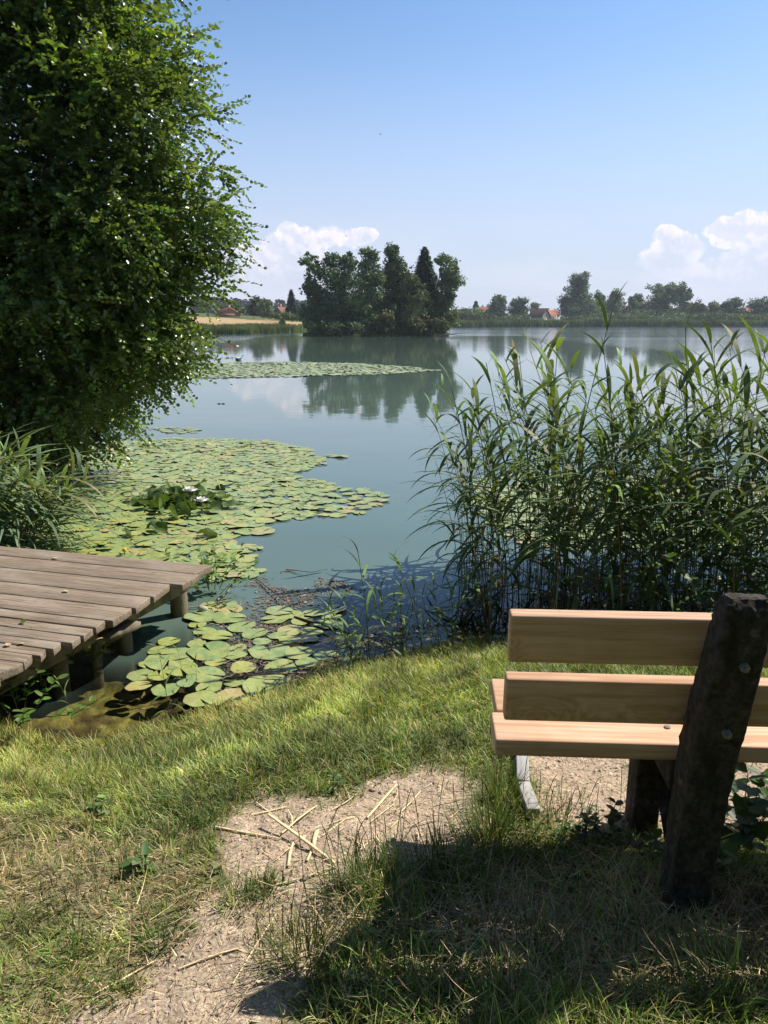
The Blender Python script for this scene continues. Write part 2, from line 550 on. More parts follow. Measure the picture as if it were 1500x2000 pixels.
def h_near(s):
    up = 0.45 * sstep(-0.25, 1.55, s) - 0.45 * 0.0543 * (1 - sstep(0.0, 0.6, s)) + 0.004
    dn = -np.interp(-s, [0, 0.25, 0.9, 1.6, 3.0, 8.0], [0.0, 0.07, 0.16, 0.40, 0.95, 1.6])
    return np.where(s > 0, up, dn)


def height(x, y, base=False):
    s = poly_sd(x, y, LAND)
    wob = (fbm(x * 1.3, y * 1.3, 5) - 0.5) * 0.22 * sstep(0.6, 3.0, np.hypot(x, y))
    h = h_near(s + wob)
    a = np.degrees(np.arctan2(x, y)); r = np.hypot(x, y)
    R = np.interp(a, FAR_AZ, FAR_R) + (fbm(a * 0.6, a * 0 + 3, 9) - 0.5) * 6
    sf = np.where((y > -10), r - R, -50)
    slope_l = np.interp(a, [-40, -14, -9, -5, 0], [0.030, 0.030, 0.022, 0.012, 0.004])
    hf = np.where(sf > 0, 0.35 * sstep(0, 2, sf) + np.clip(sf, 0, 170) * slope_l, -np.clip(-sf * 0.15, 0, 1.6))
    q = np.sqrt(((x - ISL[0]) / ISL[2]) ** 2 + ((y - ISL[1]) / ISL[3]) ** 2)
    hi = np.where(q < 1, 0.45 * sstep(1, 0.9, q) + 0.01, -1.6 * sstep(1, 1.25, q))
    out = np.maximum(np.maximum(h, hf), hi)
    near = (s > 0) & (r < 8)
    und = (fbm(x * 2.2, y * 2.2, 31) - 0.5) * 0.05 + (fbm(x * 9, y * 9, 37) - 0.5) * 0.018
    return out + np.where(near, und * sstep(0.0, 0.7, s), 0)


def gz(x, y):
    return float(height(np.array([x], float), np.array([y], float))[0])


# worn / gravel areas drawn from what is bare in the place (photo outline on the 0.45 m ground)
BARE = [
    [(440, 1612), (500, 1562), (640, 1557), (760, 1522), (870, 1500), (925, 1535), (945, 1600), (925, 1660), (860, 1700), (790, 1725), (700, 1700), (660, 1730), (560, 1735), (470, 1740), (420, 1690)],
    [(330, 1830), (400, 1785), (450, 1740), (530, 1700), (650, 1700), (690, 1780), (680, 1850), (600, 1910), (560, 2010), (500, 2200), (60, 2200), (130, 2020), (240, 1925)],
    [(1035, 1440), (1500, 1440), (1700, 1440), (1900, 1650), (1600, 1640), (1300, 1640), (1180, 1625), (1058, 1600), (1020, 1520)],
]
DRY = [
    [(0, 1560), (200, 1600), (420, 1700), (500, 1800), (520, 2200), (-300, 2200), (-300, 1500)],
    [(900, 1780), (1050, 1700), (1500, 1760), (1500, 1900), (1100, 1960), (850, 1900)],
    [(600, 1880), (800, 1900), (900, 2000), (900, 2200), (500, 2200), (520, 1950)],
]


def bareness(x, y, z):
    px, py, _ = proj(np.stack([x, y, z], -1))
    px = np.where(y > 0.3, px, 5000); py = np.where(y > 0.3, py, 5000)
    nz = (fbm(x * 6, y * 6, 71) - 0.5) * 130 + (fbm(x * 24, y * 24, 72) - 0.5) * 90
    b = np.full(np.shape(x), -1e9)
    for k, P in enumerate(BARE):
        b = np.maximum(b, poly_sd(px, py, P) + nz * (0.55 if k != 1 else 1.0))
    d = np.full(np.shape(x), -1e9)
    for P in DRY:
        d = np.maximum(d, poly_sd(px, py, P) + nz)
    return sstep(-26, 30, b), sstep(-60, 60, d)


def azgrid():
    fine = np.linspace(-42, 42, 420)
    co = np.concatenate([np.linspace(-180, -44, 60), fine, np.linspace(44, 180, 60)])
    return np.radians(co)


def ring_mesh(rs, th):
    X = rs[:, None] * np.sin(th)[None]; Y = rs[:, None] * np.cos(th)[None]
    nr, na = len(rs), len(th)
    i, j = np.meshgrid(np.arange(nr - 1), np.arange(na - 1), indexing='ij')
    F = np.stack([i * na + j, i * na + j + 1, (i + 1) * na + j + 1, (i + 1) * na + j], -1).reshape(-1, 4)
    return X.ravel(), Y.ravel(), F


TH = azgrid()
rs = np.concatenate([[0.02, 0.3], np.geomspace(0.6, 9, 190), np.geomspace(9.3, 600, 150), np.geomspace(640, 5000, 14)])
X, Y, Fq = ring_mesh(rs, TH)
Z = height(X, Y)
bb, dd = bareness(X, Y, Z)
r = np.hypot(X, Y); A_ = np.degrees(np.arctan2(X, Y))
green = np.array([0.13, 0.135, 0.05]); soil = np.array([0.12, 0.095, 0.06]); tan = np.array([0.52, 0.40, 0.285])
hay = np.array([0.36, 0.285, 0.17]); gold = np.array([0.46, 0.33, 0.17]); far_g = np.array([0.10, 0.14, 0.045])
C = np.tile(green, (len(X), 1))
C = C * (1 - dd[:, None] * 0.5) + hay * dd[:, None] * 0.5
C = C * (1 - bb[:, None]) + tan * bb[:, None]
farm = (r > 50)[:, None]
Rf = np.interp(A_, FAR_AZ, FAR_R)
C = np.where(farm, far_g, C)
fld = ((A_ < -4) & (A_ > -30) & (r > Rf + 9) & (r < Rf + 110) & (Y > 0))[:, None]
C = np.where(fld, gold * (0.9 + 0.2 * vnoise(X * 0.05, Y * 0.4, 3)[:, None]), C)
# lake bed: algae and mud
bed = (Z < 0.0)
al = sstep(0.38, 0.62, fbm(X * 4.5, Y * 4.5, 41))[:, None]; al2 = sstep(0.5, 0.7, fbm(X * 13, Y * 13, 43))[:, None]
al3 = sstep(0.45, 0.6, fbm(X * 26, Y * 26, 47))[:, None]
bc = np.array([0.11, 0.085, 0.05]) * (1 - al) + np.array([0.25, 0.225, 0.085]) * al
bc = bc * (1 - 0.75 * al2) + np.array([0.07, 0.05, 0.03]) * 0.75 * al2
bc = bc * (0.7 + 0.6 * al3)
C = np.where(bed[:, None] & ~farm, bc, C)
Z = np.where((Z < 0) & (r < 9), Z + (fbm(X * 7, Y * 7, 51) - 0.5) * 0.07 * sstep(0, -0.1, Z), Z)
g_ = MB(); g_.add(np.stack([X, Y, Z], -1), Fq, C)
ground = g_.build('ground', M['ground'], smooth=True); tag(ground, kind='structure')

# water sheet
rw = np.concatenate([np.geomspace(1.2, 12, 90), np.geomspace(12.5, 620, 70)])
thw = np.radians(np.linspace(-75, 75, 160))
X, Y, Fq = ring_mesh(rw, thw)
Z = height(X, Y)
shal = sstep(-0.33, -0.07, Z + (fbm(X * 1.5, Y * 1.5, 77) - 0.5) * 0.3)
shal = np.where(np.hypot(X, Y) > 12, 0, shal)
wr = np.hypot(X, Y)
wind = 0.05 + 0.55 * sstep(50, 95, wr + X * 0.6 + (fbm(X * 0.02, Y * 0.05, 8) - 0.5) * 50)
wind = wind * (0.6 + 0.8 * fbm(X * 0.03, Y * 0.08, 12))
wind = np.where((np.abs(X - 2) < 18) & (Y < 116), wind * 0.35, wind)
w_ = MB(); w_.add(np.stack([X, Y, X * 0], -1), Fq, np.stack([shal, wind, X * 0], -1))
water = w_.build('water', M['water'], smooth=True); tag(water, kind='structure')


# ------------------------------------------------------------------ blade and leaf generators
def blades(mb, P, az, L, W, lean, curl, col, K=4, tipcol=None, side=None, shape='grass', fold=0.0):
    """vectorised curved strips. P (n,3); az heading; L length; W width; lean initial tilt from vertical (rad); curl added tilt."""
    n = len(P)
    az = np.broadcast_to(az, (n,)); L = np.broadcast_to(L, (n,)); W = np.broadcast_to(W, (n,))
    lean = np.broadcast_to(lean, (n,)); curl = np.broadcast_to(curl, (n,))
    hd = np.stack([np.sin(az), np.cos(az)], -1)
    if side is None: side = az + PI / 2 + rng.normal(0, 0.5, n)
    sdv = np.stack([np.sin(side), np.cos(side), np.zeros(n)], -1)
    pos = P.astype(float).copy()
    Vs = []
    for k in range(K + 1):
        t = k / K
        if shape == 'grass': wd = W * (1 - t ** 1.6 * 0.92)
        else: wd = W * np.clip(np.sin(PI * min(t * 0.92 + 0.10, 1.0)) ** 0.75, 0.05, 1)
        a = pos - sdv * wd[:, None] * 0.5; b = pos + sdv * wd[:, None] * 0.5
        Vs += [a, b]
        th = lean + curl * (t + 0.5 / K)
        st = (L / K)[:, None]
        d = np.concatenate([hd * np.sin(th)[:, None], np.cos(th)[:, None]], -1)
        pos = pos + d * st
    V = np.stack(Vs, 1).reshape(-1, 3)
    m = 2 * (K + 1)
    base = (np.arange(n) * m)[:, None, None]
    k = np.arange(K)
    q = np.stack([2 * k, 2 * k + 1, 2 * k + 3, 2 * k + 2], -1)[None]
    Fc = (base + q).reshape(-1, 4)
    col = np.broadcast_to(col, (n, 3))
    if tipcol is None: tipcol = col
    tipcol = np.broadcast_to(tipcol, (n, 3))
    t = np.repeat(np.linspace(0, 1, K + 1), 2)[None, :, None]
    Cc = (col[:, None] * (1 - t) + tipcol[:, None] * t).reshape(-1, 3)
    mb.add(V, Fc, Cc)


def leaves(mb, P, D, N, L, W, col):
    """ovate folded leaves: P base, D direction, N normal"""
    D = D / (np.linalg.norm(D, axis=1, keepdims=True) + 1e-9)
    S = np.cross(D, N); S /= (np.linalg.norm(S, axis=1, keepdims=True) + 1e-9)
    U = np.cross(S, D)
    L = L[:, None]; W = W[:, None]
    b = P; t = P + D * L
    l1 = P + D * L * 0.30 + S * W * 0.48 + U * W * 0.14; l2 = P + D * L * 0.72 + S * W * 0.42 + U * W * 0.12
    r1 = P + D * L * 0.30 - S * W * 0.48 + U * W * 0.14; r2 = P + D * L * 0.72 - S * W * 0.42 + U * W * 0.12
    V = np.stack([b, l1, l2, t, r2, r1], 1).reshape(-1, 3)
    n = len(P); base = (np.arange(n) * 6)[:, None]
    F1 = base + np.array([0, 1, 2, 3]); F2 = base + np.array([0, 3, 4, 5])
    mb.add(V, np.concatenate([F1, F2]), np.repeat(np.broadcast_to(col, (n, 3)), 6, axis=0))


def rand_unit(n):
    v = rng.normal(size=(n, 3)); return v / np.linalg.norm(v, axis=1, keepdims=True)


def tint(base, n, s=0.18, hue=0.08):
    b = np.asarray(base, float)
    f = np.exp(rng.normal(0, s, (n, 1)))
    h = 1 + rng.normal(0, hue, (n, 3))
    return np.clip(b * f * h, 0.003, 0.9)


def limb(mb, pts, r0, r1, n=7, C=(1, 1, 1), wob=0.0):
    P = np.array(pts, float)
    # resample with a smooth curve
    t = np.linspace(0, 1, len(P)); tt = np.linspace(0, 1, max(6, len(P) * 3))
    Q = np.stack([np.interp(tt, t, P[:, i]) for i in range(3)], -1)
    if wob: Q[1:-1] += rng.normal(0, wob, Q[1:-1].shape)
    mb.tube(Q, np.linspace(r0, r1, len(Q)), n, C)


# ------------------------------------------------------------------ big alder at the left
def big_tree():
    base = np.array([-7.6, 12.2, 0.2])
    root = empty('alder_tree', base, label='big alder at the left edge leaning its dense leafy crown over the lake', cat='tree')
    tr = MB()
    top = np.array([-6.3, 11.2, 6.8])
    limb(tr, [base - [0, 0, 0.4], base + [0.15, -0.1, 1.2], base + [0.5, -0.4, 3.2], top], 0.30, 0.12, 12, wob=0.02)
    lobes = [  # px, py, radius px, Y
        (60, -260, 300, 10.5), (190, -180, 160, 10.2), (90, 20, 205, 9.6), (185, 110, 145, 9.6), (265, 235, 120, 9.8),
        (312, 375, 124, 9.8), (330, 490, 108, 9.9), (292, 590, 112, 10.0), (150, 300, 230, 9.3), (60, 480, 230, 9.2),
        (180, 560, 190, 9.5), (60, 680, 200, 9.6), (230, 690, 120, 9.9), (150, 790, 95, 10.1), (215, 815, 60, 10.2), (50, 800, 110, 9.9),
        (-60, 120, 260, 9.6), (-100, 480, 260, 9.7), (-60, 760, 170, 9.9), (100, 850, 45, 10.3), (290, 715, 60, 10.1), (190, 860, 36, 10.2),
    ]
    cs = []; rr = []
    for (px, py, rp, Yd) in lobes:
        c = at_y(px, py, Yd); _, _, dep = proj(c)
        cs.append(c); rr.append(rp / F * dep)
    cs = np.array(cs); rr = np.array(rr)
    br = MB()
    for k, (c, r0) in enumerate(zip(cs, rr)):
        t0 = 0.25 + 0.7 * np.clip((c[2]) / 8, 0, 1)
        st = base * (1 - t0) + top * t0
        mid = (st + c) / 2 + np.array([0, 0, 0.35])
        limb(br, [st, mid, c], 0.085, 0.025, 6, wob=0.04)
        for q in range(5):
            e = c + rand_unit(1)[0] * r0 * 0.8
            limb(br, [c, (c + e) / 2 + [0, 0, .08], e], 0.022, 0.006, 5, wob=0.02)
    # boughs: compact clumps on the shells, twigs (sprays) inside them
    nb = 330
    area = rr ** 2
    bw = rng.choice(len(cs), nb, p=area / area.sum())
    bu = rand_unit(nb); bu[:, 1] = np.where(rng.random(nb) < 0.6, -np.abs(bu[:, 1]), bu[:, 1])
    bc_ = cs[bw] + bu * np.array([1.0, 0.8, 1.0]) * (rr[bw] * rng.uniform(0.62, 1.0, nb))[:, None]
    brad = rng.uniform(0.20, 0.46, nb)
    N = 11500
    pk = rng.choice(nb, N, p=brad ** 2 / (brad ** 2).sum())
    uu = rand_unit(N)
    P1 = bc_[pk] + uu * np.array([1.25, 1.1, 0.48]) * (brad[pk] * rng.random(N) ** 0.4)[:, None]
    u1 = bu[pk] * 0.7 + uu * 0.5
    N2 = 6500
    which = rng.choice(len(cs), N2, p=area / area.sum())
    u2 = rand_unit(N2)
    P2 = cs[which] + u2 * np.array([1.0, 0.8, 1.0]) * (rr[which] * (0.2 + 0.52 * rng.random(N2)))[:, None]
    P = np.concatenate([P1, P2]); u = np.concatenate([u1, u2])
    P[:, 2] = np.maximum(P[:, 2], 0.12)
    n = len(P)
    bsh = np.concatenate([np.exp(rng.normal(0, 0.18, nb))[pk], np.full(N2, 0.95)])[:, None]
    D = u * 0.8 + rand_unit(n) * 0.65 + np.array([0.16, -0.10, -0.05])
    D /= np.linalg.norm(D, axis=1, keepdims=True)
    mb = MB()
    # per-spray colour and tilt
    sc = tint((0.125, 0.190, 0.050), n, 0.18, 0.05) * bsh
    young = rng.random(n) < 0.10
    sc[young] = tint((0.22, 0.32, 0.05), young.sum(), 0.1)
    nl = 13
    tw_len = rng.uniform(0.28, 0.52, n)
    side = np.cross(D, np.array([0, 0, 1.0])); side /= (np.linalg.norm(side, axis=1, keepdims=True) + 1e-9)
    for k in range(nl):
        t = (k + 0.4) / nl
        p = P + D * (tw_len * t)[:, None] + np.array([0, 0, -0.10]) * (t ** 2)
        sgn = 1 if k % 2 else -1
        ld = D * 0.75 + side * sgn * 0.8 + rand_unit(n) * 0.45 + np.array([0, 0, -0.15])
        if k == nl - 1: ld = D + rand_unit(n) * 0.2
        nn = np.array([0, 0, 0.9]) + rand_unit(n) * 0.95
        leaves(mb, p, ld, nn, rng.uniform(0.048, 0.080, n) * (1 - 0.25 * t), rng.uniform(0.038, 0.062, n) * (1 - 0.25 * t), sc * np.exp(rng.normal(0, 0.12, (n, 1))))
    crown = mb.build('crown', M['leaf'], root, loc=-base)
    # twig wood on the outer sprays
    tw = MB()
    for i in rng.choice(n, 1500, replace=False):
        tw.tube([P[i], P[i] + D[i] * tw_len[i] * 0.5 + [0, 0, -.025], P[i] + D[i] * tw_len[i] + [0, 0, -.10]], [0.005, 0.004, 0.002], 4, cap=False)
    o1 = tr.build('trunk', M['bark'], root, smooth=True, loc=-base)
    o2 = br.build('branches', M['bark'], root, smooth=True, loc=-base)
    o3 = tw.build('twigs', M['bark'], root, loc=-base)
big_tree()


# ------------------------------------------------------------------ distant trees
def far_tree(name, label, lobes, Yd, col, face, nface, base_px=None, base_z=0.4, group=None, cat='tree', airy=0.0, trunk_r=None, conic=False, sun=True):
    """lobes given as photo px (x, y, rx, ry) at distance Yd; crown is real volume"""
    cs = []; rx = []; rz = []
    for L in lobes:
        px, py, a = L[0], L[1], L[2]; b = L[3] if len(L) > 3 else L[2]
        off = (rng.random() - 0.5) * 0.02 * Yd * 0.4
        c = at_y(px, py, Yd + off); _, _, dep = proj(c)
        cs.append(c); rx.append(a / F * dep); rz.append(b / F * dep)
    cs = np.array(cs); rx = np.array(rx); rz = np.array(rz)
    bx = base_px if base_px is not None else lobes[-1][0]
    bp = at_y(bx, 640, Yd); bp[2] = base_z
    root = empty(name, bp, label=label, cat=cat, group=group)
    wgt = rx * rz; tot = wgt.sum()
    n = nface
    which = rng.choice(len(cs), n, p=wgt / tot)
    u = rand_unit(n)
    # clump centres inside every lobe so the outline stays uneven
    ncl = max(12, int(26 * len(cs)))
    cw = rng.choice(len(cs), ncl, p=wgt / tot)
    cu = rand_unit(ncl)
    cc = cs[cw] + cu * np.stack([rx[cw], rx[cw], rz[cw]], -1) * (rng.random(ncl) ** 0.4 * 1.02)[:, None]
    cr = np.stack([rx[cw], rx[cw], rz[cw]], -1) * np.where(rng.random(ncl) < 0.45, rng.uniform(0.12, 0.24, ncl), rng.uniform(0.26, 0.48, ncl))[:, None]
    pick = rng.integers(0, ncl, n)
    Pc = cc[pick] + u * cr[pick] * (rng.random(n) ** 0.33 * np.where(rng.random(n) < 0.08, 1.5, 1.0))[:, None]
    core = rng.random(n) < (0.55 * (1 - airy))
    Pf = cs[which] + u * np.stack([rx[which], rx[which], rz[which]], -1) * (rng.random(n) ** 0.5 * 0.8)[:, None]
    P = np.where(core[:, None], Pf, Pc)
    P[:, 2] = np.maximum(P[:, 2], base_z + 0.05)
    shade = np.exp(rng.normal(0, 0.22, ncl))[pick][:, None]
    mb = MB()
    c = tint(col, n, 0.15, 0.06) * np.where(core[:, None], 0.9, shade)
    ld = rand_unit(n) + u * 0.5; nn = u + rand_unit(n) * 0.7 + np.array([0, 0, 0.5])
    s = rng.uniform(0.5, 1.3, n) * face * 1.1
    leaves(mb, P, ld, nn, s, s * 0.8, c)
    mb.build('crown', M['far_leaf'], root, loc=-bp)
    # trunk and limbs
    t = MB()
    hgt = cs[:, 2].max() - base_z
    tr = trunk_r or hgt * 0.018
    topc = cs[np.argmax(cs[:, 2])]
    midp = np.array([bp[0] * 0.6 + topc[0] * 0.4, Yd, base_z + hgt * 0.5])
    limb(t, [bp - [0, 0, 0.3], midp, topc], tr, tr * 0.25, 7, wob=tr * 0.3)
    for c0 in cs:
        k = np.clip((c0[2] - base_z) / hgt - 0.25, 0.12, 0.8)
        st = bp * (1 - k) + topc * k if k > 0.5 else bp * (1 - k * 1.0) + np.array([midp[0], midp[1], midp[2]]) * k
        st[2] = base_z + hgt * k
        limb(t, [st, (st + c0) / 2 + [0, 0, hgt * 0.02], c0], tr * 0.4, tr * 0.12, 5, wob=tr * 0.3)
        for q in range(3):
            e = c0 + rand_unit(1)[0] * np.array([1, 1, 1]) * rx.mean() * 0.7
            limb(t, [c0, e], tr * 0.13, tr * 0.05, 4)
    t.build('trunk', M['bark'], root, smooth=True, loc=-bp)
    return root


def conifer(name, label, px, top, bot, halfw, Yd, col, base_z=0.4, group=None, nface=3500, face=0.3, lean=0):
    a = at_y(px, top, Yd); b = at_y(px, bot, Yd); _, _, dep = proj(b)
    R = halfw / F * dep; Ht = a[2] - b[2]
    bp = np.array([b[0], Yd, base_z])
    root = empty(name, bp, label=label, cat='tree', group=group)
    t = rng.random(nface) ** 0.75   # 0 top
    lay = np.round(t * 13) / 13 + rng.normal(0, 0.012, nface)
    th = rng.random(nface) * 2 * PI
    lobe = 0.65 + 0.35 * np.sin(th * 5 + lay * 40)
    r_ = R * (lay ** 0.8) * lobe * rng.random(nface) ** 0.45 * (0.85 + 0.3 * rng.random(nface))
    P = np.stack([b[0] + r_ * np.cos(th), Yd + r_ * np.sin(th), a[2] - Ht * t - r_ * 0.16], -1)
    out = np.stack([np.cos(th), np.sin(th), -0.35 + 0 * th], -1)
    mb = MB(); s = rng.uniform(0.7, 1.4, nface) * face * (0.5 + 0.5 * t)
    leaves(mb, P, out + rand_unit(nface) * 0.4, np.array([0, 0, 1.0]) + rand_unit(nface) * 0.4, s, s * 0.5, tint(col, nface, 0.22))
    mb.build('crown', M['far_leaf'], root, loc=-bp)
    tk = MB(); limb(tk, [bp - [0, 0, .3], [b[0], Yd, a[2] - 0.1]], Ht * 0.02, Ht * 0.003, 6)
    tk.build('trunk', M['bark'], root, smooth=True, loc=-bp)
    return root


DK = (0.105, 0.160, 0.070); MD = (0.140, 0.200, 0.082); LT = (0.16, 0.215, 0.095); OL = (0.17, 0.20, 0.085)
G_I = 'trees growing on the small island'
far_tree('island_tree', 'loose open crowned tree at the left end of the island, bare twigs showing', [(600, 508, 19, 13), (618, 528, 20, 16), (606, 560, 18, 22), (618, 585, 24, 24), (600, 615, 18, 24), (625, 622, 26, 26)], 118, MD, 0.26, 9000, 622, group=G_I, airy=0.7)
far_tree('island_tree', 'broad round headed dark tree, second from the left on the island', [(652, 510, 25, 16), (680, 514, 24, 20), (664, 545, 42, 30), (655, 590, 44, 36), (640, 625, 40, 24), (680, 622, 34, 26)], 119, DK, 0.26, 17000, 655, group=G_I, airy=0.15)
far_tree('island_tree', 'tall narrow tree with ragged twin top in the middle of the island', [(712, 493, 17, 11), (732, 498, 13, 12), (718, 518, 22, 18), (724, 548, 32, 26), (718, 590, 32, 32), (722, 625, 34, 24)], 117, MD, 0.26, 13000, 720, group=G_I, airy=0.4)
far_tree('island_tree', 'tallest island tree, narrow dark column right of the ragged twin top', [(764, 490, 17, 13), (768, 512, 24, 20), (774, 538, 34, 26), (778, 575, 34, 32), (772, 615, 36, 32)], 119, DK, 0.26, 15000, 772, group=G_I, airy=0.15)
far_tree('island_tree', 'dense dark trees packed low in the left half of the island behind the taller ones', [(618, 612, 24, 26), (650, 606, 30, 36), (692, 600, 30, 38), (700, 628, 40, 20), (635, 630, 32, 18)], 123, DK, 0.3, 14000, 668, group=G_I, airy=0.0)
far_tree('island_tree', 'dense dark trees packed low in the right half of the island behind the taller ones', [(745, 600, 26, 38), (785, 592, 24, 42), (825, 606, 28, 34), (856, 618, 24, 24), (800, 630, 50, 18)], 124, DK, 0.3, 15000, 800, group=G_I, airy=0.0)
conifer('spruce_tree', 'dark pointed spruce rising near the right end of the island', 828, 481, 620, 44, 120, (0.055, 0.092, 0.055), group=G_I, nface=14000, face=0.7)
far_tree('island_tree', 'airy pale green tree at the right end of the island with gaps of sky', [(862, 506, 18, 13), (878, 524, 20, 16), (888, 550, 16, 18), (866, 548, 20, 20), (872, 578, 24, 22), (858, 606, 26, 26), (880, 622, 20, 20)], 118, LT, 0.26, 9500, 862, group=G_I, airy=0.75)
far_tree('island_tree', 'mid green leafy tree low in front of the island spruce', [(806, 556, 18, 22), (815, 585, 24, 26), (808, 618, 28, 30)], 115, OL, 0.25, 8000, 808, group=G_I, airy=0.3)
far_tree('willow_shrub', 'pale grey green shrub at the waterline in the middle of the island', [(740, 630, 14, 13), (757, 625, 14, 15), (748, 642, 20, 11)], 111.5, (0.12, 0.13, 0.065), 0.22, 3200, 748, group='shrubs on the island shore', airy=0.5, cat='shrub')
far_tree('willow_shrub', 'rounded olive shrub overhanging the water right of the pale island shrub', [(808, 630, 20, 22), (818, 640, 14, 12)], 111.5, (0.085, 0.10, 0.035), 0.22, 3200, 810, group='shrubs on the island shore', airy=0.2, cat='shrub')
far_tree('willow_shrub', 'low grassy olive shrub at the far right tip of the island', [(860, 638, 22, 16), (842, 636, 14, 16)], 113, (0.10, 0.115, 0.045), 0.22, 3000, 858, group='shrubs on the island shore', airy=0.3, cat='shrub')
far_tree('willow_shrub', 'long dark shrub along the foot of the island over the water', [(622, 640, 22, 14), (650, 642, 24, 13), (690, 640, 26, 15), (725, 648, 26, 6), (780, 648, 26, 6), (835, 649, 24, 6)], 112.5, DK, 0.22, 8500, 650, group='shrubs on the island shore', airy=0.1, cat='shrub')
# fallen branch at the right tip of the island
p0 = at_y(868, 655, 111); fb = MB()
limb(fb, [(p0[0] - 1, 112, 0.15), (p0[0] + 1, 111.5, 0.35), (p0[0] + 4.0, 111, 0.55)], 0.09, 0.03, 5, (0.3, 0.28, 0.25))
limb(fb, [(p0[0] + .8, 111.6, 0.3), (p0[0] + 2.6, 111, 0.1)], 0.05, 0.02, 5, (0.3, 0.28, 0.25))
tag(fb.build('fallen_branch', M['twig']), 'bare fallen branch reaching over the water from the island tip', 'branch')

G_R = 'trees along the far right shore'
YR = 385
conifer('spruce_tree', 'tiny pointed conifer left of the red roof behind the far shore', 929, 587, 612, 9, 420, (0.03, 0.05, 0.035), 1.0, G_R, 1200, 1.3)
R = [
    ('far_tree', 'low pale bushes between the island and the far red roof', [(900, 614, 22, 10), (925, 612, 22, 9), (948, 616, 16, 9)], 372, LT, 5000, .2),
    ('far_tree', 'left one of the twin round dark trees beside the red roofed farmhouse', [(973, 590, 16, 13), (972, 604, 21, 14), (972, 618, 22, 12)], 372, DK, 6500, .1),
    ('far_tree', 'right one of the twin round dark trees beside the red roofed farmhouse', [(1013, 593, 17, 12), (1013, 607, 23, 14), (1016, 619, 24, 11)], 370, DK, 6500, .1),
    ('far_tree', 'small pale tree rising behind the farmhouse roof', [(1045, 597, 11, 7), (1044, 608, 9, 10)], 425, LT, 1500, .3),
    ('far_tree', 'tallest tree of the right shore with a domed top and broad dark skirt', [(1133, 545, 21, 13), (1131, 562, 24, 14), (1132, 582, 34, 18), (1108, 596, 20, 18), (1128, 608, 40, 20), (1150, 606, 24, 20)], 368, DK, 15000, .1),
    ('far_tree', 'narrow tree just right of the tallest shore tree', [(1171, 580, 10, 9), (1172, 598, 14, 16), (1172, 614, 16, 14)], 374, MD, 4000, .3),
    ('far_tree', 'mid green tree with a square top right of the narrow tree', [(1204, 576, 15, 9), (1200, 592, 20, 14), (1203, 610, 24, 16)], 378, MD, 6500, .2),
    ('far_shrub', 'dull purple leaved shrub in front of the right shore trees', [(1225, 609, 11, 8), (1222, 616, 12, 8)], 372, (0.085, 0.045, 0.05), 2000, .1),
    ('far_tree', 'small twin peaked tree in the gap left of the pale broad tree', [(1233, 586, 8, 8), (1246, 584, 9, 10), (1240, 602, 18, 16)], 384, MD, 4500, .2),
    ('far_tree', 'broad pale topped tree left of the open branched one', [(1286, 566, 20, 12), (1306, 568, 18, 13), (1290, 586, 28, 16), (1276, 605, 34, 18), (1300, 612, 30, 14)], 378, LT, 12000, .3),
    ('far_tree', 'open branched tree with bare trunk and gaps of sky beside the broad pale one', [(1328, 563, 15, 11), (1342, 574, 11, 11), (1322, 582, 12, 13), (1336, 592, 10, 12)], 370, MD, 4200, .9),
    ('far_tree', 'bushy green tree under the open branched one', [(1330, 610, 20, 14), (1350, 604, 14, 15)], 378, OL, 4500, .2),
    ('far_tree', 'small peaked tree in front of the long dark roof', [(1368, 600, 11, 10), (1372, 614, 20, 11)], 376, MD, 3200, .2),
    ('far_tree', 'yellowish peaked tree right of the long dark roof', [(1394, 597, 12, 10), (1396, 612, 18, 13)], 374, OL, 3500, .2),
    ('far_tree', 'dark rounded tree at the left of the red chimney house', [(1420, 598, 14, 12), (1438, 592, 13, 11), (1430, 612, 26, 13)], 372, DK, 5500, .1),
    ('far_tree', 'dark tree touching the right edge of the picture on the far shore', [(1484, 594, 22, 13), (1490, 608, 30, 16), (1520, 596, 30, 16)], 370, DK, 6500, .1),
    ('far_tree', 'low dark hedge tree between the red chimney house and the edge tree', [(1458, 617, 18, 8), (1475, 616, 16, 9)], 368, DK, 2500, .1),
    ('far_tree', 'dark mass of trees under the broad pale topped tree', [(1250, 616, 26, 11), (1290, 617, 28, 11), (1225, 620, 20, 9)], 366, DK, 6000, .1),
]
for (nm, lb, lob, Yd, col, nf, ai) in R:
    far_tree(nm, lb, lob, Yd, col, 0.62, nf, base_z=0.6, group=G_R, airy=ai, cat='shrub' if 'shrub' in nm else 'tree')

# left shore: conifers, broadleaf trees, bushes
G_L = 'trees behind the golden field'
conifer('fir_tree', 'tall ragged grey conifer left of the island behind the field', 570, 564, 622, 15, 215, (0.035, 0.055, 0.042), 2.2, G_L, 4200, 0.75)
far_tree('far_tree', 'dark leafy tree standing behind the golden field', [(517, 592, 14, 8), (515, 604, 18, 12), (518, 612, 18, 8)], 240, DK, .4, 4500, base_z=3.2, group=G_L)
far_tree('far_tree', 'smaller dark tree with a point, left of the leafy field tree', [(500, 590, 10, 10), (496, 606, 16, 12)], 245, (0.03, 0.05, 0.03), .4, 3500, base_z=3.2, group=G_L)
far_tree('field_bush', 'low green bush at the top edge of the field near the conifer', [(534, 616, 9, 6), (545, 618, 10, 5)], 222, MD, .35, 1500, base_z=2.6, group=G_L, cat='bush')
far_tree('field_bush', 'rounded bush half way between the field tree and the island', [(560, 616, 11, 6), (580, 620, 12, 6)], 212, MD, .35, 1800, base_z=2.2, group=G_L, cat='bush')
far_tree('field_bush', 'small round dark bush alone at the lower edge of the golden field', [(552, 631, 6.5, 7)], 150, MD, .22, 1500, base_z=0.8, group='bushes behind the left reed belt', cat='bush')
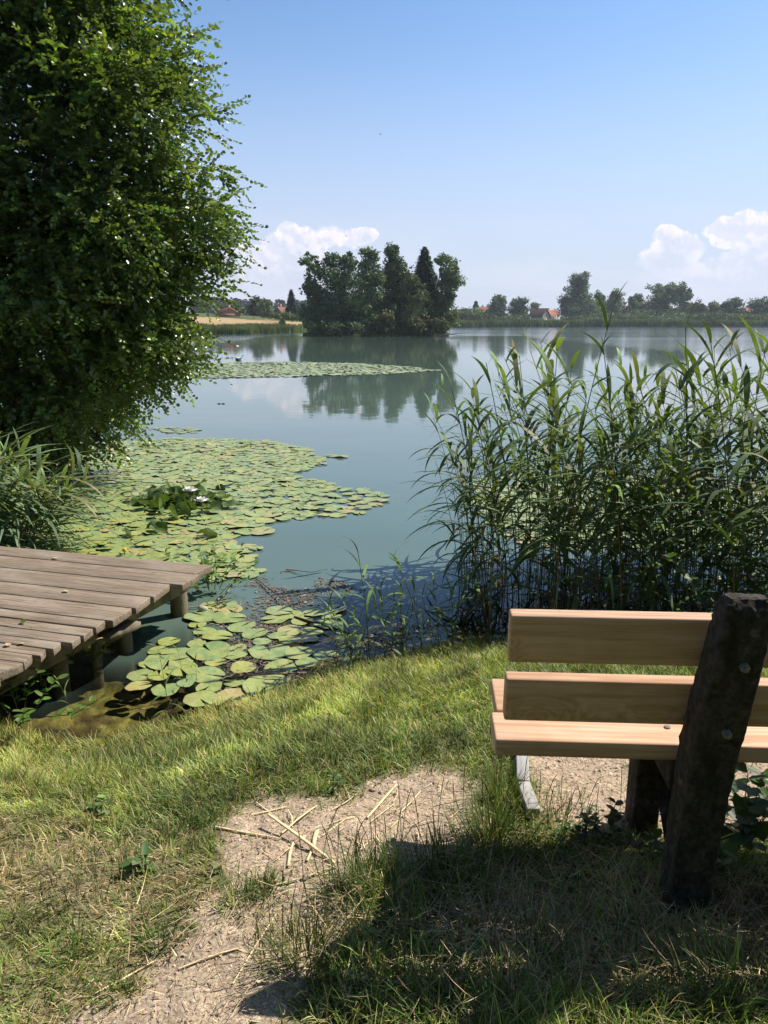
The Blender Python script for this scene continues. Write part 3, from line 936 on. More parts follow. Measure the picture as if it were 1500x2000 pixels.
far_tree('field_bush', 'low flat green bush beside the reed belt under the field', [(490, 637, 8, 4.5)], 148, LT, .22, 1200, base_z=0.8, group='bushes behind the left reed belt', cat='bush')
far_tree('far_tree', 'dark trees behind the brick red barn gable', [(455, 600, 16, 9), (435, 604, 18, 10), (470, 606, 12, 8)], 262, DK, .45, 4000, base_z=3.6, group=G_L)

# distant conifer forest, one mass
mb = MB()
for i in range(150):
    px = rng.uniform(380, 640); Yd = rng.uniform(520, 600)
    topy = 588 + (px - 480) * 0.035 + rng.uniform(-7, 5)
    a = at_y(px, topy, Yd); n = 170
    t = rng.random(n); th = rng.random(n) * 2 * PI; Ht = 15
    r_ = 3.2 * t ** 0.8 * rng.random(n) ** 0.4
    P = np.stack([a[0] + r_ * np.cos(th), Yd + r_ * np.sin(th), a[2] - Ht * t], -1)
    leaves(mb, P, np.stack([np.cos(th), np.sin(th), -0.4 + 0 * th], -1), np.array([0, 0, 1.0]) + rand_unit(n) * 0.5, np.full(n, 2.2), np.full(n, 1.3), tint((0.028, 0.048, 0.032), n, 0.15))
tag(mb.build('forest', M['far_leaf']), 'dark distant conifer forest on the ridge behind the field', 'forest', kind='stuff')


# reed belts on the far shores and island rim
def belt(name, label, azs, rad, hgt, wid, n, col, dr=3.0):
    a = np.radians(rng.uniform(azs[0], azs[1], n))
    R = np.interp(np.degrees(a), FAR_AZ, FAR_R) + rad + rng.random(n) * dr
    x = R * np.sin(a); y = R * np.cos(a); z = np.clip(height(x, y), 0.0, 9)
    hh = hgt * (0.65 + 0.5 * fbm(x * 0.12 + 5, y * 0.12, 3)) * rng.uniform(0.8, 1.1, n)
    mb = MB()
    c = tint(col, n, 0.15) * (0.75 + 0.5 * fbm(x * 0.25, y * 0.25, 8))[:, None]
    blades(mb, np.stack([x, y, z - 0.1], -1), rng.random(n) * 2 * PI, hh, wid, 0.05, 0.3, c, K=2, side=rng.random(n) * PI)
    tag(mb.build(name, M['far_leaf']), label, 'reeds', kind='stuff')


belt('reed_belt', 'pale green reed belt at the water below the golden field', (-16, -3.5), -1.5, 1.7, 0.22, 9000, (0.15, 0.19, 0.075), 4)
belt('reed_belt', 'green reed belt along the far right shore', (4.5, 34), -3.5, 3.2, 0.55, 16000, (0.115, 0.155, 0.058), 5)
n = 4500
th = rng.random(n) * 2 * PI; q = rng.uniform(0.93, 1.05, n)
x = ISL[0] + ISL[2] * q * np.cos(th); y = ISL[1] + ISL[3] * q * np.sin(th)
mb = MB(); blades(mb, np.stack([x, y, np.zeros(n)], -1), rng.random(n) * 6.28, rng.uniform(0.15, 0.6, n), 0.12, 0.1, 0.6, tint((0.13, 0.16, 0.05), n), K=2)
tag(mb.build('shore_grass', M['far_leaf']), 'thin line of grass round the rim of the island', 'grass', kind='stuff')
# low undergrowth behind the far right belt
n = 60000
a = np.radians(rng.uniform(5, 34, n)); Rr = np.interp(np.degrees(a), FAR_AZ, FAR_R) + rng.uniform(6, 30, n)
x = Rr * np.sin(a); y = Rr * np.cos(a)
P = np.stack([x, y, 0.6 + rng.random(n) ** 1.1 * 7.0 * fbm(x * 0.05, y * 0.05, 4) * np.where((np.degrees(a) > 10.4) & (np.degrees(a) < 12.6), 0.3, 1.0)], -1)
mb = MB(); leaves(mb, P, rand_unit(n), rand_unit(n) + np.array([0, 0, .6]), np.full(n, .75), np.full(n, .65), tint((0.085, 0.13, 0.055), n, 0.15))
tag(mb.build('undergrowth', M['far_leaf']), 'dark undergrowth between the trees of the far right shore', 'undergrowth', kind='stuff')


# ------------------------------------------------------------------ houses
def house(name, label, px0, px1, y_base, y_eave, y_ridge, Yd, depth, rot, wall, roof, win=(), gable_col=None, base_z=1.0, beams=False):
    a = at_y(px0, y_base, Yd); b = at_y(px1, y_base, Yd)
    e = at_y(px0, y_eave, Yd)[2]; rdg = at_y(px0, y_ridge, Yd)[2]
    Wd = b[0] - a[0]; c = (a + b) / 2
    root = empty(name, (c[0], Yd, base_z), rot, label=label, cat='house')
    w2, d2 = Wd / 2, depth / 2
    e -= base_z; rdg -= base_z
    mb = MB(); mb.box(-w2, w2, -d2, d2, -0.5, e, wall)
    # gables on the x ends (ridge along x)
    for s in (-1, 1):
        V = [(s * w2, -d2, e), (s * w2, d2, e), (s * w2, 0, rdg - 0.1)]
        mb.add(V, [[0, 1, 2]], gable_col or wall)
    mb.build('wall', M['wall'], root)
    rf = MB()
    o = 0.7; th = 0.25
    for s in (-1, 1):
        V = [(-w2 - o, s * (d2 + o), e - 0.35), (w2 + o, s * (d2 + o), e - 0.35), (w2 + o, 0, rdg), (-w2 - o, 0, rdg),
             (-w2 - o, s * (d2 + o), e - 0.35 + th), (w2 + o, s * (d2 + o), e - 0.35 + th), (w2 + o, 0, rdg + th), (-w2 - o, 0, rdg + th)]
        rf.add(V, [[0, 1, 2, 3], [4, 5, 6, 7], [0, 1, 5, 4], [1, 2, 6, 5], [0, 3, 7, 4]], roof)
    rfo = rf.build('roof', M['roof'], root)
    ch = MB(); ch.box(-w2 * .4 - .4, -w2 * .4 + .4, .3, 1.1, rdg - 1.2, rdg + 1.1, (0.35, 0.2, 0.15)); ch.build('chimney', M['wall'], rfo)
    for (fx, z0, side) in win:
        wb = MB()
        if side == 'front':
            wb.box(fx - .5, fx + .5, -d2 - 0.06, -d2 - 0.003, z0, z0 + 1.2, (0.05, 0.06, 0.07))
        else:
            wb.box(w2 + 0.003, w2 + 0.06, fx - .5, fx + .5, z0, z0 + 1.2, (0.05, 0.06, 0.07))
        wb.build('window', M['paint'], root)
    if beams:
        bm_ = MB()
        for yy in np.linspace(-d2 + .2, d2 - .2, 5): bm_.box(w2 + 0.07, w2 + 0.16, yy - .12, yy + .12, 0, e, (0.10, 0.05, 0.035))
        for zz in (e * 0.5, e): bm_.box(w2 + 0.165, w2 + 0.22, -d2, d2, zz - .12, zz + .12, (0.10, 0.05, 0.035))
        bm_.build('timber_frame', M['paint'], root)
    return root


RD = (0.22, 0.085, 0.06)
house('farmhouse', 'half timbered farmhouse with a big red brown roof and white gable on the far shore', 1040, 1066, 631, 619, 603, 400, 9, math.radians(-38), (0.62, 0.58, 0.50), (0.13, 0.07, 0.06),
      [(-2.2, 1.0, 'side'), (0, 1.0, 'side'), (2.2, 1.0, 'side'), (-1.3, 3.4, 'side'), (1.3, 3.4, 'side')], beams=True)
house('farmhouse', 'farmhouse with bright orange red roof just right of the half timbered one', 1064, 1086, 630, 615, 606, 425, 8, math.radians(15), (0.6, 0.55, 0.48), (0.34, 0.13, 0.08), [(-1, 1, 'front')])
house('farmhouse', 'red roofed house showing between the small conifer and the twin dark trees', 934, 962, 630, 612, 600, 425, 9, math.radians(10), (0.5, 0.42, 0.36), RD, [(0, 1.5, 'front')])
house('long_barn', 'long low barn with a dark roof between the small shore trees at the right', 1352, 1392, 630, 606, 598, 420, 12, 0.0, (0.30, 0.25, 0.2), (0.08, 0.065, 0.06), [(2, 2, 'front')])
house('chimney_house', 'small house with red brick end wall beside the dark tree far right', 1446, 1460, 630, 608, 601, 420, 8, math.radians(20), (0.42, 0.22, 0.17), (0.25, 0.12, 0.09), [(0, 2, 'front')])
house('brick_barn', 'barn with a brick red gable at the top of the golden field', 434, 456, 617, 613, 602, 256, 7, math.radians(-60), (0.42, 0.20, 0.15), (0.30, 0.13, 0.10), [(0, 1, 'front')], base_z=4.2)
house('brick_barn', 'house with a dull red roof half hidden by trees left of the tall conifer', 546, 556, 616, 609, 601, 248, 6, math.radians(25), (0.32, 0.22, 0.2), (0.20, 0.09, 0.08), [(0, 1, 'front')], base_z=3.2)

# far bathing jetty and small boat landing
a = at_z(1262, 636.5); b = at_z(1316, 636.0)
root = empty('far_jetty', ((a[0] + b[0]) / 2, 338, 0), label='small pale bathing jetty on the far right shore', cat='jetty')
w2 = (at_y(1316, 636, 338)[0] - at_y(1262, 636, 338)[0]) / 2
mb = MB(); mb.box(-w2, w2, -0.8, 0.8, 0.55, 0.68, (0.48, 0.46, 0.42)); mb.build('deck', M['chip'], root)
for k in np.linspace(-w2 + .4, w2 - .4, 5):
    pm = MB(); pm.tube([(k, -.7, -1), (k, -.7, 0.55)], .1, 6, (0.2, 0.18, 0.15)); pm.build('pile', M['chip'], root)
a = at_y(1160, 634, 345)
root = empty('boat_landing', (a[0], 345, 0), label='low brown boat landing with a railing under the tallest shore tree', cat='landing')
mb = MB(); mb.box(-5, 5, -1, 1, 0.5, 0.7, (0.20, 0.14, 0.10)); mb.build('deck', M['chip'], root)
mb = MB()
for k in np.linspace(-4.8, 4.8, 6): mb.box(k - .07, k + .07, -.95, -.8, .7, 1.8, (0.22, 0.15, 0.11))
mb.box(-4.9, 4.9, -1.0, -.955, 1.6, 1.75, (0.22, 0.15, 0.11)); mb.build('railing', M['chip'], root)
a = at_y(1164, 628, 344)
mb = MB(); mb.box(-.25, .25, -.1, .1, 0, 2.6, (0.8, 0.8, 0.78)); mb.box(-.32, .32, -.13, .13, 2.6, 2.75, (0.7, 0.7, 0.7))
tag(mb.build('white_board', M['paint'], loc=(a[0], 346.5, 0.5)), 'narrow white board standing beside the boat landing', 'sign board')


# ------------------------------------------------------------------ lily pads
def pad_mesh(k):
    n = 26; notch = rng.uniform(0.10, 0.24); asp = rng.uniform(0.8, 1.0)
    th = np.linspace(notch, 2 * PI - notch, n)
    V = [(-0.12, 0, 0.0)]
    ph = rng.random(3) * 6.28
    curl = rng.uniform(0.0, 0.06) if k % 4 else rng.uniform(0.08, 0.2)
    for rr_, zz in ((0.45, 0.004), (0.85, 0.006), (1.0, 0.0)):
        for t in th:
            w_ = 1 + 0.03 * math.sin(t * 3 + ph[0]) + 0.02 * math.sin(t * 7 + ph[1])
            z = zz + curl * rr_ ** 3 * max(0, math.sin(t + ph[2])) ** 2 + 0.022 * rr_ * math.sin(t * 5 + ph[1]) + 0.03 * rr_ * rr_ * math.sin(t * 2 + ph[0])
            V.append((rr_ * w_ * math.cos(t), asp * rr_ * w_ * math.sin(t), z))
    Fs = []
    mb = MB()
    base = {0: (0.20, 0.28, 0.085), 1: (0.24, 0.31, 0.10), 2: (0.27, 0.32, 0.08), 3: (0.18, 0.27, 0.10), 4: (0.33, 0.34, 0.09), 5: (0.22, 0.30, 0.12), 6: (0.20, 0.27, 0.08), 7: (0.38, 0.30, 0.12)}[k % 8]
    F3 = [[0, 1 + i, 2 + i] for i in range(n - 1)]
    F4 = []
    for r_ in range(2):
        o = 1 + r_ * n
        for i in range(n - 1): F4.append([o + i, o + n + i, o + n + i + 1, o + i + 1])
    V = np.array(V); r_ = np.hypot(V[:, 0], V[:, 1])[:, None]
    C = np.array(base) * (1.0 + 0.12 * np.cos(np.arctan2(V[:, 1], V[:, 0]) * 12)[:, None]) * np.where(r_ > 0.97, 0.8, 1)
    mb.add(V, F3, C); mb.F4.append(np.array(F4))
    mb.build_args = None
    return mb


pad_mb = [pad_mesh(k) for k in range(16)]
FIELD = [(40, 875), (260, 862), (350, 856), (520, 862), (605, 882), (632, 905), (560, 930), (650, 948), (640, 970), (590, 1012), (500, 1022), (520, 1038), (400, 1052), (495, 1072), (505, 1115), (440, 1135), (380, 1100), (0, 1090), (-80, 1000)]
NEARP = [(262, 1335), (330, 1250), (350, 1210), (420, 1178), (455, 1185), (470, 1222), (560, 1198), (655, 1196), (650, 1225), (590, 1260), (640, 1300), (560, 1345), (440, 1372)]
BEH = [(940, 935), (1060, 925), (1250, 930), (1500, 950), (1500, 1075), (1250, 1070), (1100, 1075), (1000, 1050), (930, 985)]
TAIL = [(630, 975), (690, 955), (755, 968), (750, 985), (690, 1003), (600, 1010)]
STR = [(300, 838), (330, 835), (390, 840), (375, 846), (330, 845)]
FARP = [(330, 710), (560, 707), (700, 711), (790, 717), (855, 724), (760, 731), (560, 736), (330, 740)]


def scatter(poly, rmin, rmax, overlap, tries, seed, dens=1.0, fade=0):
    rg = np.random.default_rng(seed)
    W = [at_z(x, y)[:2] for x, y in poly]
    W = np.array(W); lo = W.min(0); hi = W.max(0)
    out = []
    cell = {}
    P = lo + rg.random((tries, 2)) * (hi - lo)
    sd_ = poly_sd(P[:, 0], P[:, 1], [tuple(v) for v in W])
    R_ = rg.uniform(rmin, rmax, tries)
    nz = fbm(P[:, 0] * 1.2, P[:, 1] * 1.2, seed)
    for (x, y), s_, r_, q in zip(P, sd_, R_, nz):
        if s_ < -0.05 or (q < 0.5 - 0.5 * dens): continue
        if fade and s_ < fade and rg.random() > 0.35 + 0.65 * s_ / fade: continue
        g = 2 * rmax
        ci, cj = int(x // g), int(y // g); ok = True
        for i in (-1, 0, 1):
            for j in (-1, 0, 1):
                for (a_, b_, c_) in cell.get((ci + i, cj + j), ()):
                    if (a_ - x) ** 2 + (b_ - y) ** 2 < ((c_ + r_) * overlap) ** 2: ok = False; break
                if not ok: break
            if not ok: break
        if ok:
            cell.setdefault((ci, cj), []).append((x, y, r_)); out.append((x, y, r_))
    return out


zones = []
for (poly, a, b, ov, tr, sd_, de, fa, lab, grp) in [
    (NEARP, 0.06, 0.15, 0.76, 4000, 1, 0.66, 0.0, 'large floating lily pad among reed litter close to the grassy bank', 'large lily pads beside the bank'),
    (FIELD, 0.055, 0.14, 0.60, 40000, 2, 0.86, 0.35, 'floating lily pad in the broad green patch beyond the wooden jetty', 'lily pads in the patch beyond the jetty'),
    (TAIL, 0.07, 0.12, 0.80, 800, 3, 0.8, 0.0, 'floating lily pad in the thin tail where the patch runs out into open water', 'lily pads at the tail of the patch'),
    (STR, 0.07, 0.12, 0.8, 500, 4, 0.9, 0.0, 'distant lily pad in the small streak behind the patch, under the alder crown', 'lily pads in the small streak'),
    (BEH, 0.06, 0.12, 0.75, 16000, 5, 0.55, 0.4, 'lily pad seen between the reed stalks', 'lily pads behind the reeds')]:
    pts = scatter(poly, a, b, ov, tr, sd_, de, fa)
    for (x, y, r_) in pts: zones.append((x, y, r_, lab, grp))
for (px, py, r_) in [(655, 892, .12), (668, 893, .1), (640, 891, .08), (428, 1186, .14), (330, 1290, .16)]:
    p = at_z(px, py); zones.append((p[0], p[1], r_, 'single lily pad drifting a little apart from its patch', 'single lily pads'))
zones = [z_ for z_ in zones if gz(z_[0], z_[1]) < -0.02 and not (z_[0] < -1.35 and z_[1] < 4.9 and z_[1] > 3.0 and z_[0] < -1.35 - (4.9 - z_[1]) * 0.33)]
zones.sort(key=lambda z_: -(z_[2] ** 2) / (z_[1] ** 3))
protos = []
for k in range(16):
    o = pad_mb[k].build('lily_pad', M['pad']); protos.append(o)
rest = MB()
cnt = 0
for i, (x, y, r_, lab, grp) in enumerate(zones):
    k = rng.integers(0, 16) if rng.random() < .8 else rng.integers(0, 4)
    z = 0.006 + rng.random() * 0.012; rot = rng.random() * 6.28
    if i < 285:
        o = protos[k].copy(); COL.objects.link(o)
        o.location = (x, y, z); o.rotation_euler = (rng.normal(0, 0.02), rng.normal(0, 0.02), rot); o.scale = (r_, r_, r_)
        tag(o, lab, 'lily pad', grp)
    else:
        V = pad_mb[k].V[0] * r_
        c_, s_ = math.cos(rot), math.sin(rot)
        V2 = np.stack([V[:, 0] * c_ - V[:, 1] * s_ + x, V[:, 0] * s_ + V[:, 1] * c_ + y, V[:, 2] + z], -1)
        rest.add(V2, pad_mb[k].F3[0], pad_mb[k].C[0] * rng.uniform(0.8, 1.15))
        rest.F4.append(pad_mb[k].F4[0] + rest.n - len(V2))
for o in protos: bpy.data.objects.remove(o)
tag(rest.build('distant_lily_pads', M['pad']), 'mass of smaller lily pads filling the patches beyond the jetty and the reeds', 'lily pads', kind='stuff')
farm_ = MB()
for (x, y, r_) in scatter(FARP, 0.12, 0.24, 0.70, 30000, 9, 0.8, 0.8):
    n = 9; th = np.linspace(0, 2 * PI, n, endpoint=False) + rng.random()
    V = np.stack([x + r_ * np.cos(th), y + r_ * np.sin(th), 0.01 + rng.random(n) * 0.03], -1)
    farm_.add(np.vstack([V, [[x, y, 0.012]]]), [[j, (j + 1) % n, n] for j in range(n)], tint((0.27, 0.33, 0.16), 1, 0.18)[0])
tag(farm_.build('far_lily_patch', M['pad']), 'long pale patch of lily pads floating in front of the island', 'lily pads', kind='stuff')

# raised crumpled leaves and flowers
G_RL = 'raised lily leaves around the white flowers'
rl = MB()
first = True
raised = None
pts = []
for i in range(58):
    px = rng.normal(355, 50); py = rng.normal(976, 12)
    pts.append((px, py))
pts += [(290, 968), (305, 972), (280, 980), (320, 985), (345, 1000), (430, 965), (425, 985), (300, 1025), (310, 1030), (235, 885), (250, 1040), (405, 1040)]
for i, (px, py) in enumerate(pts):
    p = at_z(px, py, 0.05)
    k = rng.integers(0, 16)
    V = pad_mb[k].V[0].copy()
    cup = rng.uniform(0.25, 0.7)
    V[:, 2] += cup * (V[:, 1] ** 2) + 0.1 * np.sin(V[:, 0] * 4 + i)
    m_ = MB(); m_.add(V, pad_mb[k].F3[0], np.array([0.085, 0.135, 0.04]) * rng.uniform(0.6, 1.5)); m_.F4.append(pad_mb[k].F4[0])
    o = m_.build('raised_lily_leaf', M['weed'], smooth=True)
    s_ = rng.uniform(0.065, 0.115)
    o.scale = (s_, s_, s_); o.location = (p[0], p[1], rng.uniform(0.02, 0.08) if i < 58 else 0.03)
    o.rotation_euler = (rng.normal(0, 0.45), rng.normal(0, 0.45), rng.random() * 6.28)
    tag(o, 'dark cupped lily leaf pushed up out of the water near the white flowers', 'lily leaf', G_RL)


def lily(px, py, label, s=1.0):
    p = at_z(px, py, 0.17)
    s *= 1.25
    root = empty('water_lily', (p[0], p[1], 0.15), label=label, cat='flower', group='white water lilies')
    for ring, (n, tilt, L) in enumerate(((8, 1.25, 0.075), (8, 0.85, 0.065), (6, 0.45, 0.05))):
        mb = MB(); a = np.arange(n) * 2 * PI / n + ring * 0.4
        D = np.stack([np.sin(a) * math.sin(tilt), np.cos(a) * math.sin(tilt), np.full(n, math.cos(tilt))], -1)
        N = np.stack([-np.sin(a) * math.cos(tilt), -np.cos(a) * math.cos(tilt), np.full(n, math.sin(tilt))], -1)
        leaves(mb, D * 0.008, D, N, np.full(n, L * s), np.full(n, 0.03 * s), np.array([0.82, 0.80, 0.76]))
        mb.build('petals', M['paint'], root)
    mb = MB(); mb.tube([(0, 0, 0), (0, 0, .02), (0, 0, 0.03)], [0.012, 0.015, 0.004], 8, (0.75, 0.5, 0.06)); mb.build('stamens', M['paint'], root)
    mb = MB(); mb.tube([(0, 0, -.15), (0, 0, 0.0)], 0.006, 6, (0.1, 0.15, 0.05)); mb.build('stalk', M['paint'], root)
lily(372, 958, 'open white water lily at the top of the raised leaves')
lily(394, 977, 'white water lily lower right, just below the other flower', 0.9)
for i, (px, py) in enumerate([(1030, 1046), (168, 897), (243, 1075), (375, 935)]):
    p = at_z(px, py, 0.06); mb = MB(); mb.tube([(0, 0, -.1), (0, 0, 0.05)], 0.005, 5, (0.12, 0.2, 0.05)); mb.tube([(0, 0, 0.045), (0, 0, 0.06), (0, 0, 0.08)], [0.012, 0.022, 0.014], 8, (0.62, 0.50, 0.05))
    tag(mb.build('yellow_bud', M['paint'], loc=(p[0], p[1], 0.0)), ['yellow bud seen through the reeds', 'yellow bud at the far left of the pads', 'yellow bud just beyond the jetty edge', 'yellow bud behind the white flowers'][i], 'flower bud', 'yellow water lily buds')

# swan, ducks, flying birds
def ellipsoid(mb, c, r, C, n=10, m=7):
    V = []; Fs = []
    for i in range(m + 1):
        ph = PI * i / m
        for j in range(n):
            th = 2 * PI * j / n
            V.append((c[0] + r[0] * math.sin(ph) * math.cos(th), c[1] + r[1] * math.sin(ph) * math.sin(th), c[2] + r[2] * math.cos(ph)))
    for i in range(m):
        for j in range(n): Fs.append([i * n + j, (i + 1) * n + j, (i + 1) * n + (j + 1) % n, i * n + (j + 1) % n])
    mb.add(V, Fs, C)
p = at_z(467, 705)
root = empty('swan', (p[0], p[1], 0), label='small white swan resting behind the pale lily patch', cat='bird')
mb = MB(); ellipsoid(mb, (0, 0, .09), (.17, .10, .10), (.85, .85, .84)); ellipsoid(mb, (-.15, 0, .16), (.10, .05, .05), (.85, .85, .84))
mb.tube([(.12, 0, .12), (.18, 0, .2), (.17, 0, .29), (.21, 0, .31)], [.045, .03, .026, .028], 8, (.85, .85, .84)); mb.build('body', M['paint'], root, smooth=True)
mb = MB(); mb.tube([(.22, 0, .305), (.28, 0, .29)], [.018, .006], 6, (.7, .25, .05)); mb.build('beak', M['paint'], root)
for i, (px, py) in enumerate([(428, 789), (436, 789)]):
    p = at_z(px, py); mb = MB(); ellipsoid(mb, (0, 0, .008), (.045, .025, .015), (.05, .04, .03))
    tag(mb.build('floating_leaf', M['paint'], loc=(p[0], p[1], 0), smooth=True), ['left one of two dark specks of leaf floating on the open water', 'right one of two dark specks of leaf floating on the open water'][i], 'floating leaf', 'leaves on the open water')
for i, (px, py, Yd) in enumerate([(743, 262, 45), (676, 461, 50)]):
    p = at_y(px, py, Yd); mb = MB(); ellipsoid(mb, (0, 0, 0), (.05, .02, .02), (.03, .03, .03))
    mb.add([(-.02, 0, 0), (.03, 0, 0), (-.01, .1, .03)], [[0, 1, 2]], (.03, .03, .03)); mb.add([(-.02, 0, 0), (.03, 0, 0), (-.01, -.1, .03)], [[0, 1, 2]], (.03, .03, .03))
    tag(mb.build('swallow', M['paint'], loc=p), ['tiny dark bird high in the blue sky', 'tiny dark bird in front of the left cloud'][i], 'bird', 'flying birds')

# ------------------------------------------------------------------ jetty
ZD = 0.40
E = [(404, 1103), (381, 1121), (348, 1142), (300, 1166), (258, 1187), (213, 1212), (186, 1226), (159, 1240), (130, 1254), (100, 1267), (68, 1279), (35, 1293), (0, 1322), (-45, 1345), (-95, 1370), (-150, 1398), (-215, 1430), (-290, 1465)]
Ew = [at_z(x, y, ZD) for x, y in E]
lf = at_z(0, 1066, ZD) - Ew[0]; vdir = lf / np.linalg.norm(lf)
far = Ew[0]; near = Ew[12]
udir = near - far; udir /= np.linalg.norm(udir)
jr = empty('jetty', (far[0], far[1], 0), label='weathered brown plank jetty on round posts at the left', cat='jetty')
jo = np.array([far[0], far[1], 0])
rotv = math.atan2(-vdir[1], -vdir[0])   # plank x axis runs from left to right end
perp = np.array([vdir[1], -vdir[0], 0]);
if np.dot(perp, udir) < 0: perp = -perp
acc = 0
for i in range(len(E) - 1):
    e0, e1 = Ew[i], Ew[i + 1]
    wd = abs(np.dot(e1 - e0, perp))
    proud = [0.02, 0.03, -0.03, 0.0, 0.01, -0.01, 0.0, 0.012, -0.012, 0.0, 0.01, 0][i % 12]
    L = 2.9
    mid = (e0 + e1) / 2 - jo
    gap = 0.007 + 0.004 * rng.random()
    po = MB()
    # outline with tapered right end following the slanted jetty edge
    sh = np.dot(e1 - e0, -vdir) / 2
    hw = wd / 2 - gap / 2
    z0, z1 = -0.045, rng.normal(0, 0.0022)
    nseg = 8
    xs = np.linspace(-L, 0, nseg + 1)
    V = []
    for j, xx in enumerate(xs):
        for (yy, s_) in ((hw, -1), (-hw, 1)):
            ex = (xx + proud + (s_ * -sh if j == nseg else 0))
            wv = rng.normal(0, 0.0012)
            V += [(ex, yy + wv, z0), (ex, yy + wv, z1 + rng.normal(0, 0.0008))]
    Fs = []
    for j in range(nseg):
        o = j * 4
        Fs += [[o + 1, o + 3, o + 7, o + 5], [o, o + 4, o + 6, o + 2], [o, o + 1, o + 5, o + 4], [o + 2, o + 6, o + 7, o + 3]]
    Fs += [[0, 2, 3, 1], [nseg * 4, nseg * 4 + 1, nseg * 4 + 3, nseg * 4 + 2]]
    # y axis of plank frame: +y = away side
    po.add(V, Fs)
    o = po.build('plank', M['plank'], jr)
    o.location = tuple(mid + np.array([0, 0, 0])); o.rotation_euler = (0, 0, rotv)
    bevel(o, 0.005, 2)
for off in (0.10, 1.3, 2.5):
    mb = MB()
    a = far - jo + vdir * (off + 0.06) + udir * 0.05; b = Ew[-1] - jo + vdir * (off + 0.06)
    T = Matrix.Translation(Vector((a + b) / 2) + Vector((0, 0, -0.115))) @ Matrix.Rotation(math.atan2((b - a)[1], (b - a)[0]), 4, 'Z')
    L = np.linalg.norm(b - a)
    mb.box(-L / 2, L / 2, -0.04, 0.04, -0.065, 0.065, T=T); mb.build('beam', M['jetty_post'], jr)
# loose board end and piles
pa = at_z(212, 1246, 0.25) - jo; pb = at_z(262, 1214, 0.27) - jo
mb = MB(); d = pb - pa
T = Matrix.Translation(Vector((pa + pb) / 2)) @ Matrix.Rotation(math.atan2(d[1], d[0]), 4, 'Z')
mb.box(-np.linalg.norm(d) / 2 - .03, np.linalg.norm(d) / 2, -0.05, 0.05, -0.018, 0.018, T=T)
o = mb.build('cross_board', M['jetty_post'], jr); o['label'] = 'pale loose board end under the deck'
for (px, py, rad) in [(350, 1200, 0.062), (246, 1272, 0.043), (190, 1300, 0.03), (118, 1330, 0.05), (225, 1205, 0.05), (90, 1250, 0.06), (-60, 1300, 0.06)]:
    p = at_z(px, py, 0.0) - jo
    p[2] = 0
    mb = MB(); q = [(p[0], p[1], -0.9), (p[0], p[1], -0.2), (p[0] + .004, p[1], 0.1), (p[0], p[1], 0.345 if rad > 0.035 else 0.2)]
    mb.tube(q, [rad * 1.05, rad, rad * 0.97, rad * 0.95], 14)
    mb.build('post', M['jetty_post'], jr, smooth=True)
# leaf litter on deck
for i, (px, py) in enumerate([(133, 1156), (48, 1257), (113, 1091), (14, 1262), (186, 1250)]):
    p = at_z(px, py, ZD + 0.006); mb = MB()
    leaves(mb, np.zeros((1, 3)), rand_unit(1) * np.array([1, 1, .1]), np.array([[0.2, 0.1, 1.0]]), np.array([0.045]), np.array([0.03]), np.array([[0.42, 0.30, 0.2]]))
    tag(mb.build('dry_leaf', M['litter'], loc=p), ['curled dry leaf in the middle of the jetty deck', 'curled dry leaf near the front corner of the jetty', 'small dry leaf near the far edge of the jetty', 'pale dry leaf at the left edge of the jetty', 'dry leaf by the jetty plank ends'][i], 'dry leaf', 'dry leaves on the jetty')

# ------------------------------------------------------------------ bench
GB = 0.45
b_rot = math.radians(-3.2)
bo = np.array([0.303, 1.895, GB])
bench = empty('park_bench', bo, b_rot, label='wooden bench with dark mossy concrete supports, seen from behind', cat='bench')
BL = 2.25


def plank(name, x0, x1, y0, y1, z0, z1, tilt=0.0, parent=None, matn='bench_wood'):
    cy, cz = (y0 + y1) / 2, (z0 + z1) / 2
    mb = MB(); mb.box(x0, x1, -(y1 - y0) / 2, (y1 - y0) / 2, -(z1 - z0) / 2, (z1 - z0) / 2)
    o = mb.build(name, M[matn], parent or bench)
    o.location = (0, cy, cz); o.rotation_euler = (tilt, 0, 0)
    bevel(o, 0.007, 3)
    return o


plank('seat_plank', 0.0, BL, -0.020, 0.135, 0.400, 0.45)
plank('seat_plank', 0.016, BL, 0.145, 0.345, 0.407, 0.452, 0.02)
plank('backrest_plank', 0.02, BL - 0.02, -0.035, 0.010, 0.513, 0.641, 0.10)
plank('backrest_plank', 0.02, BL - 0.02, -0.075, -0.030, 0.700, 0.835, 0.10)


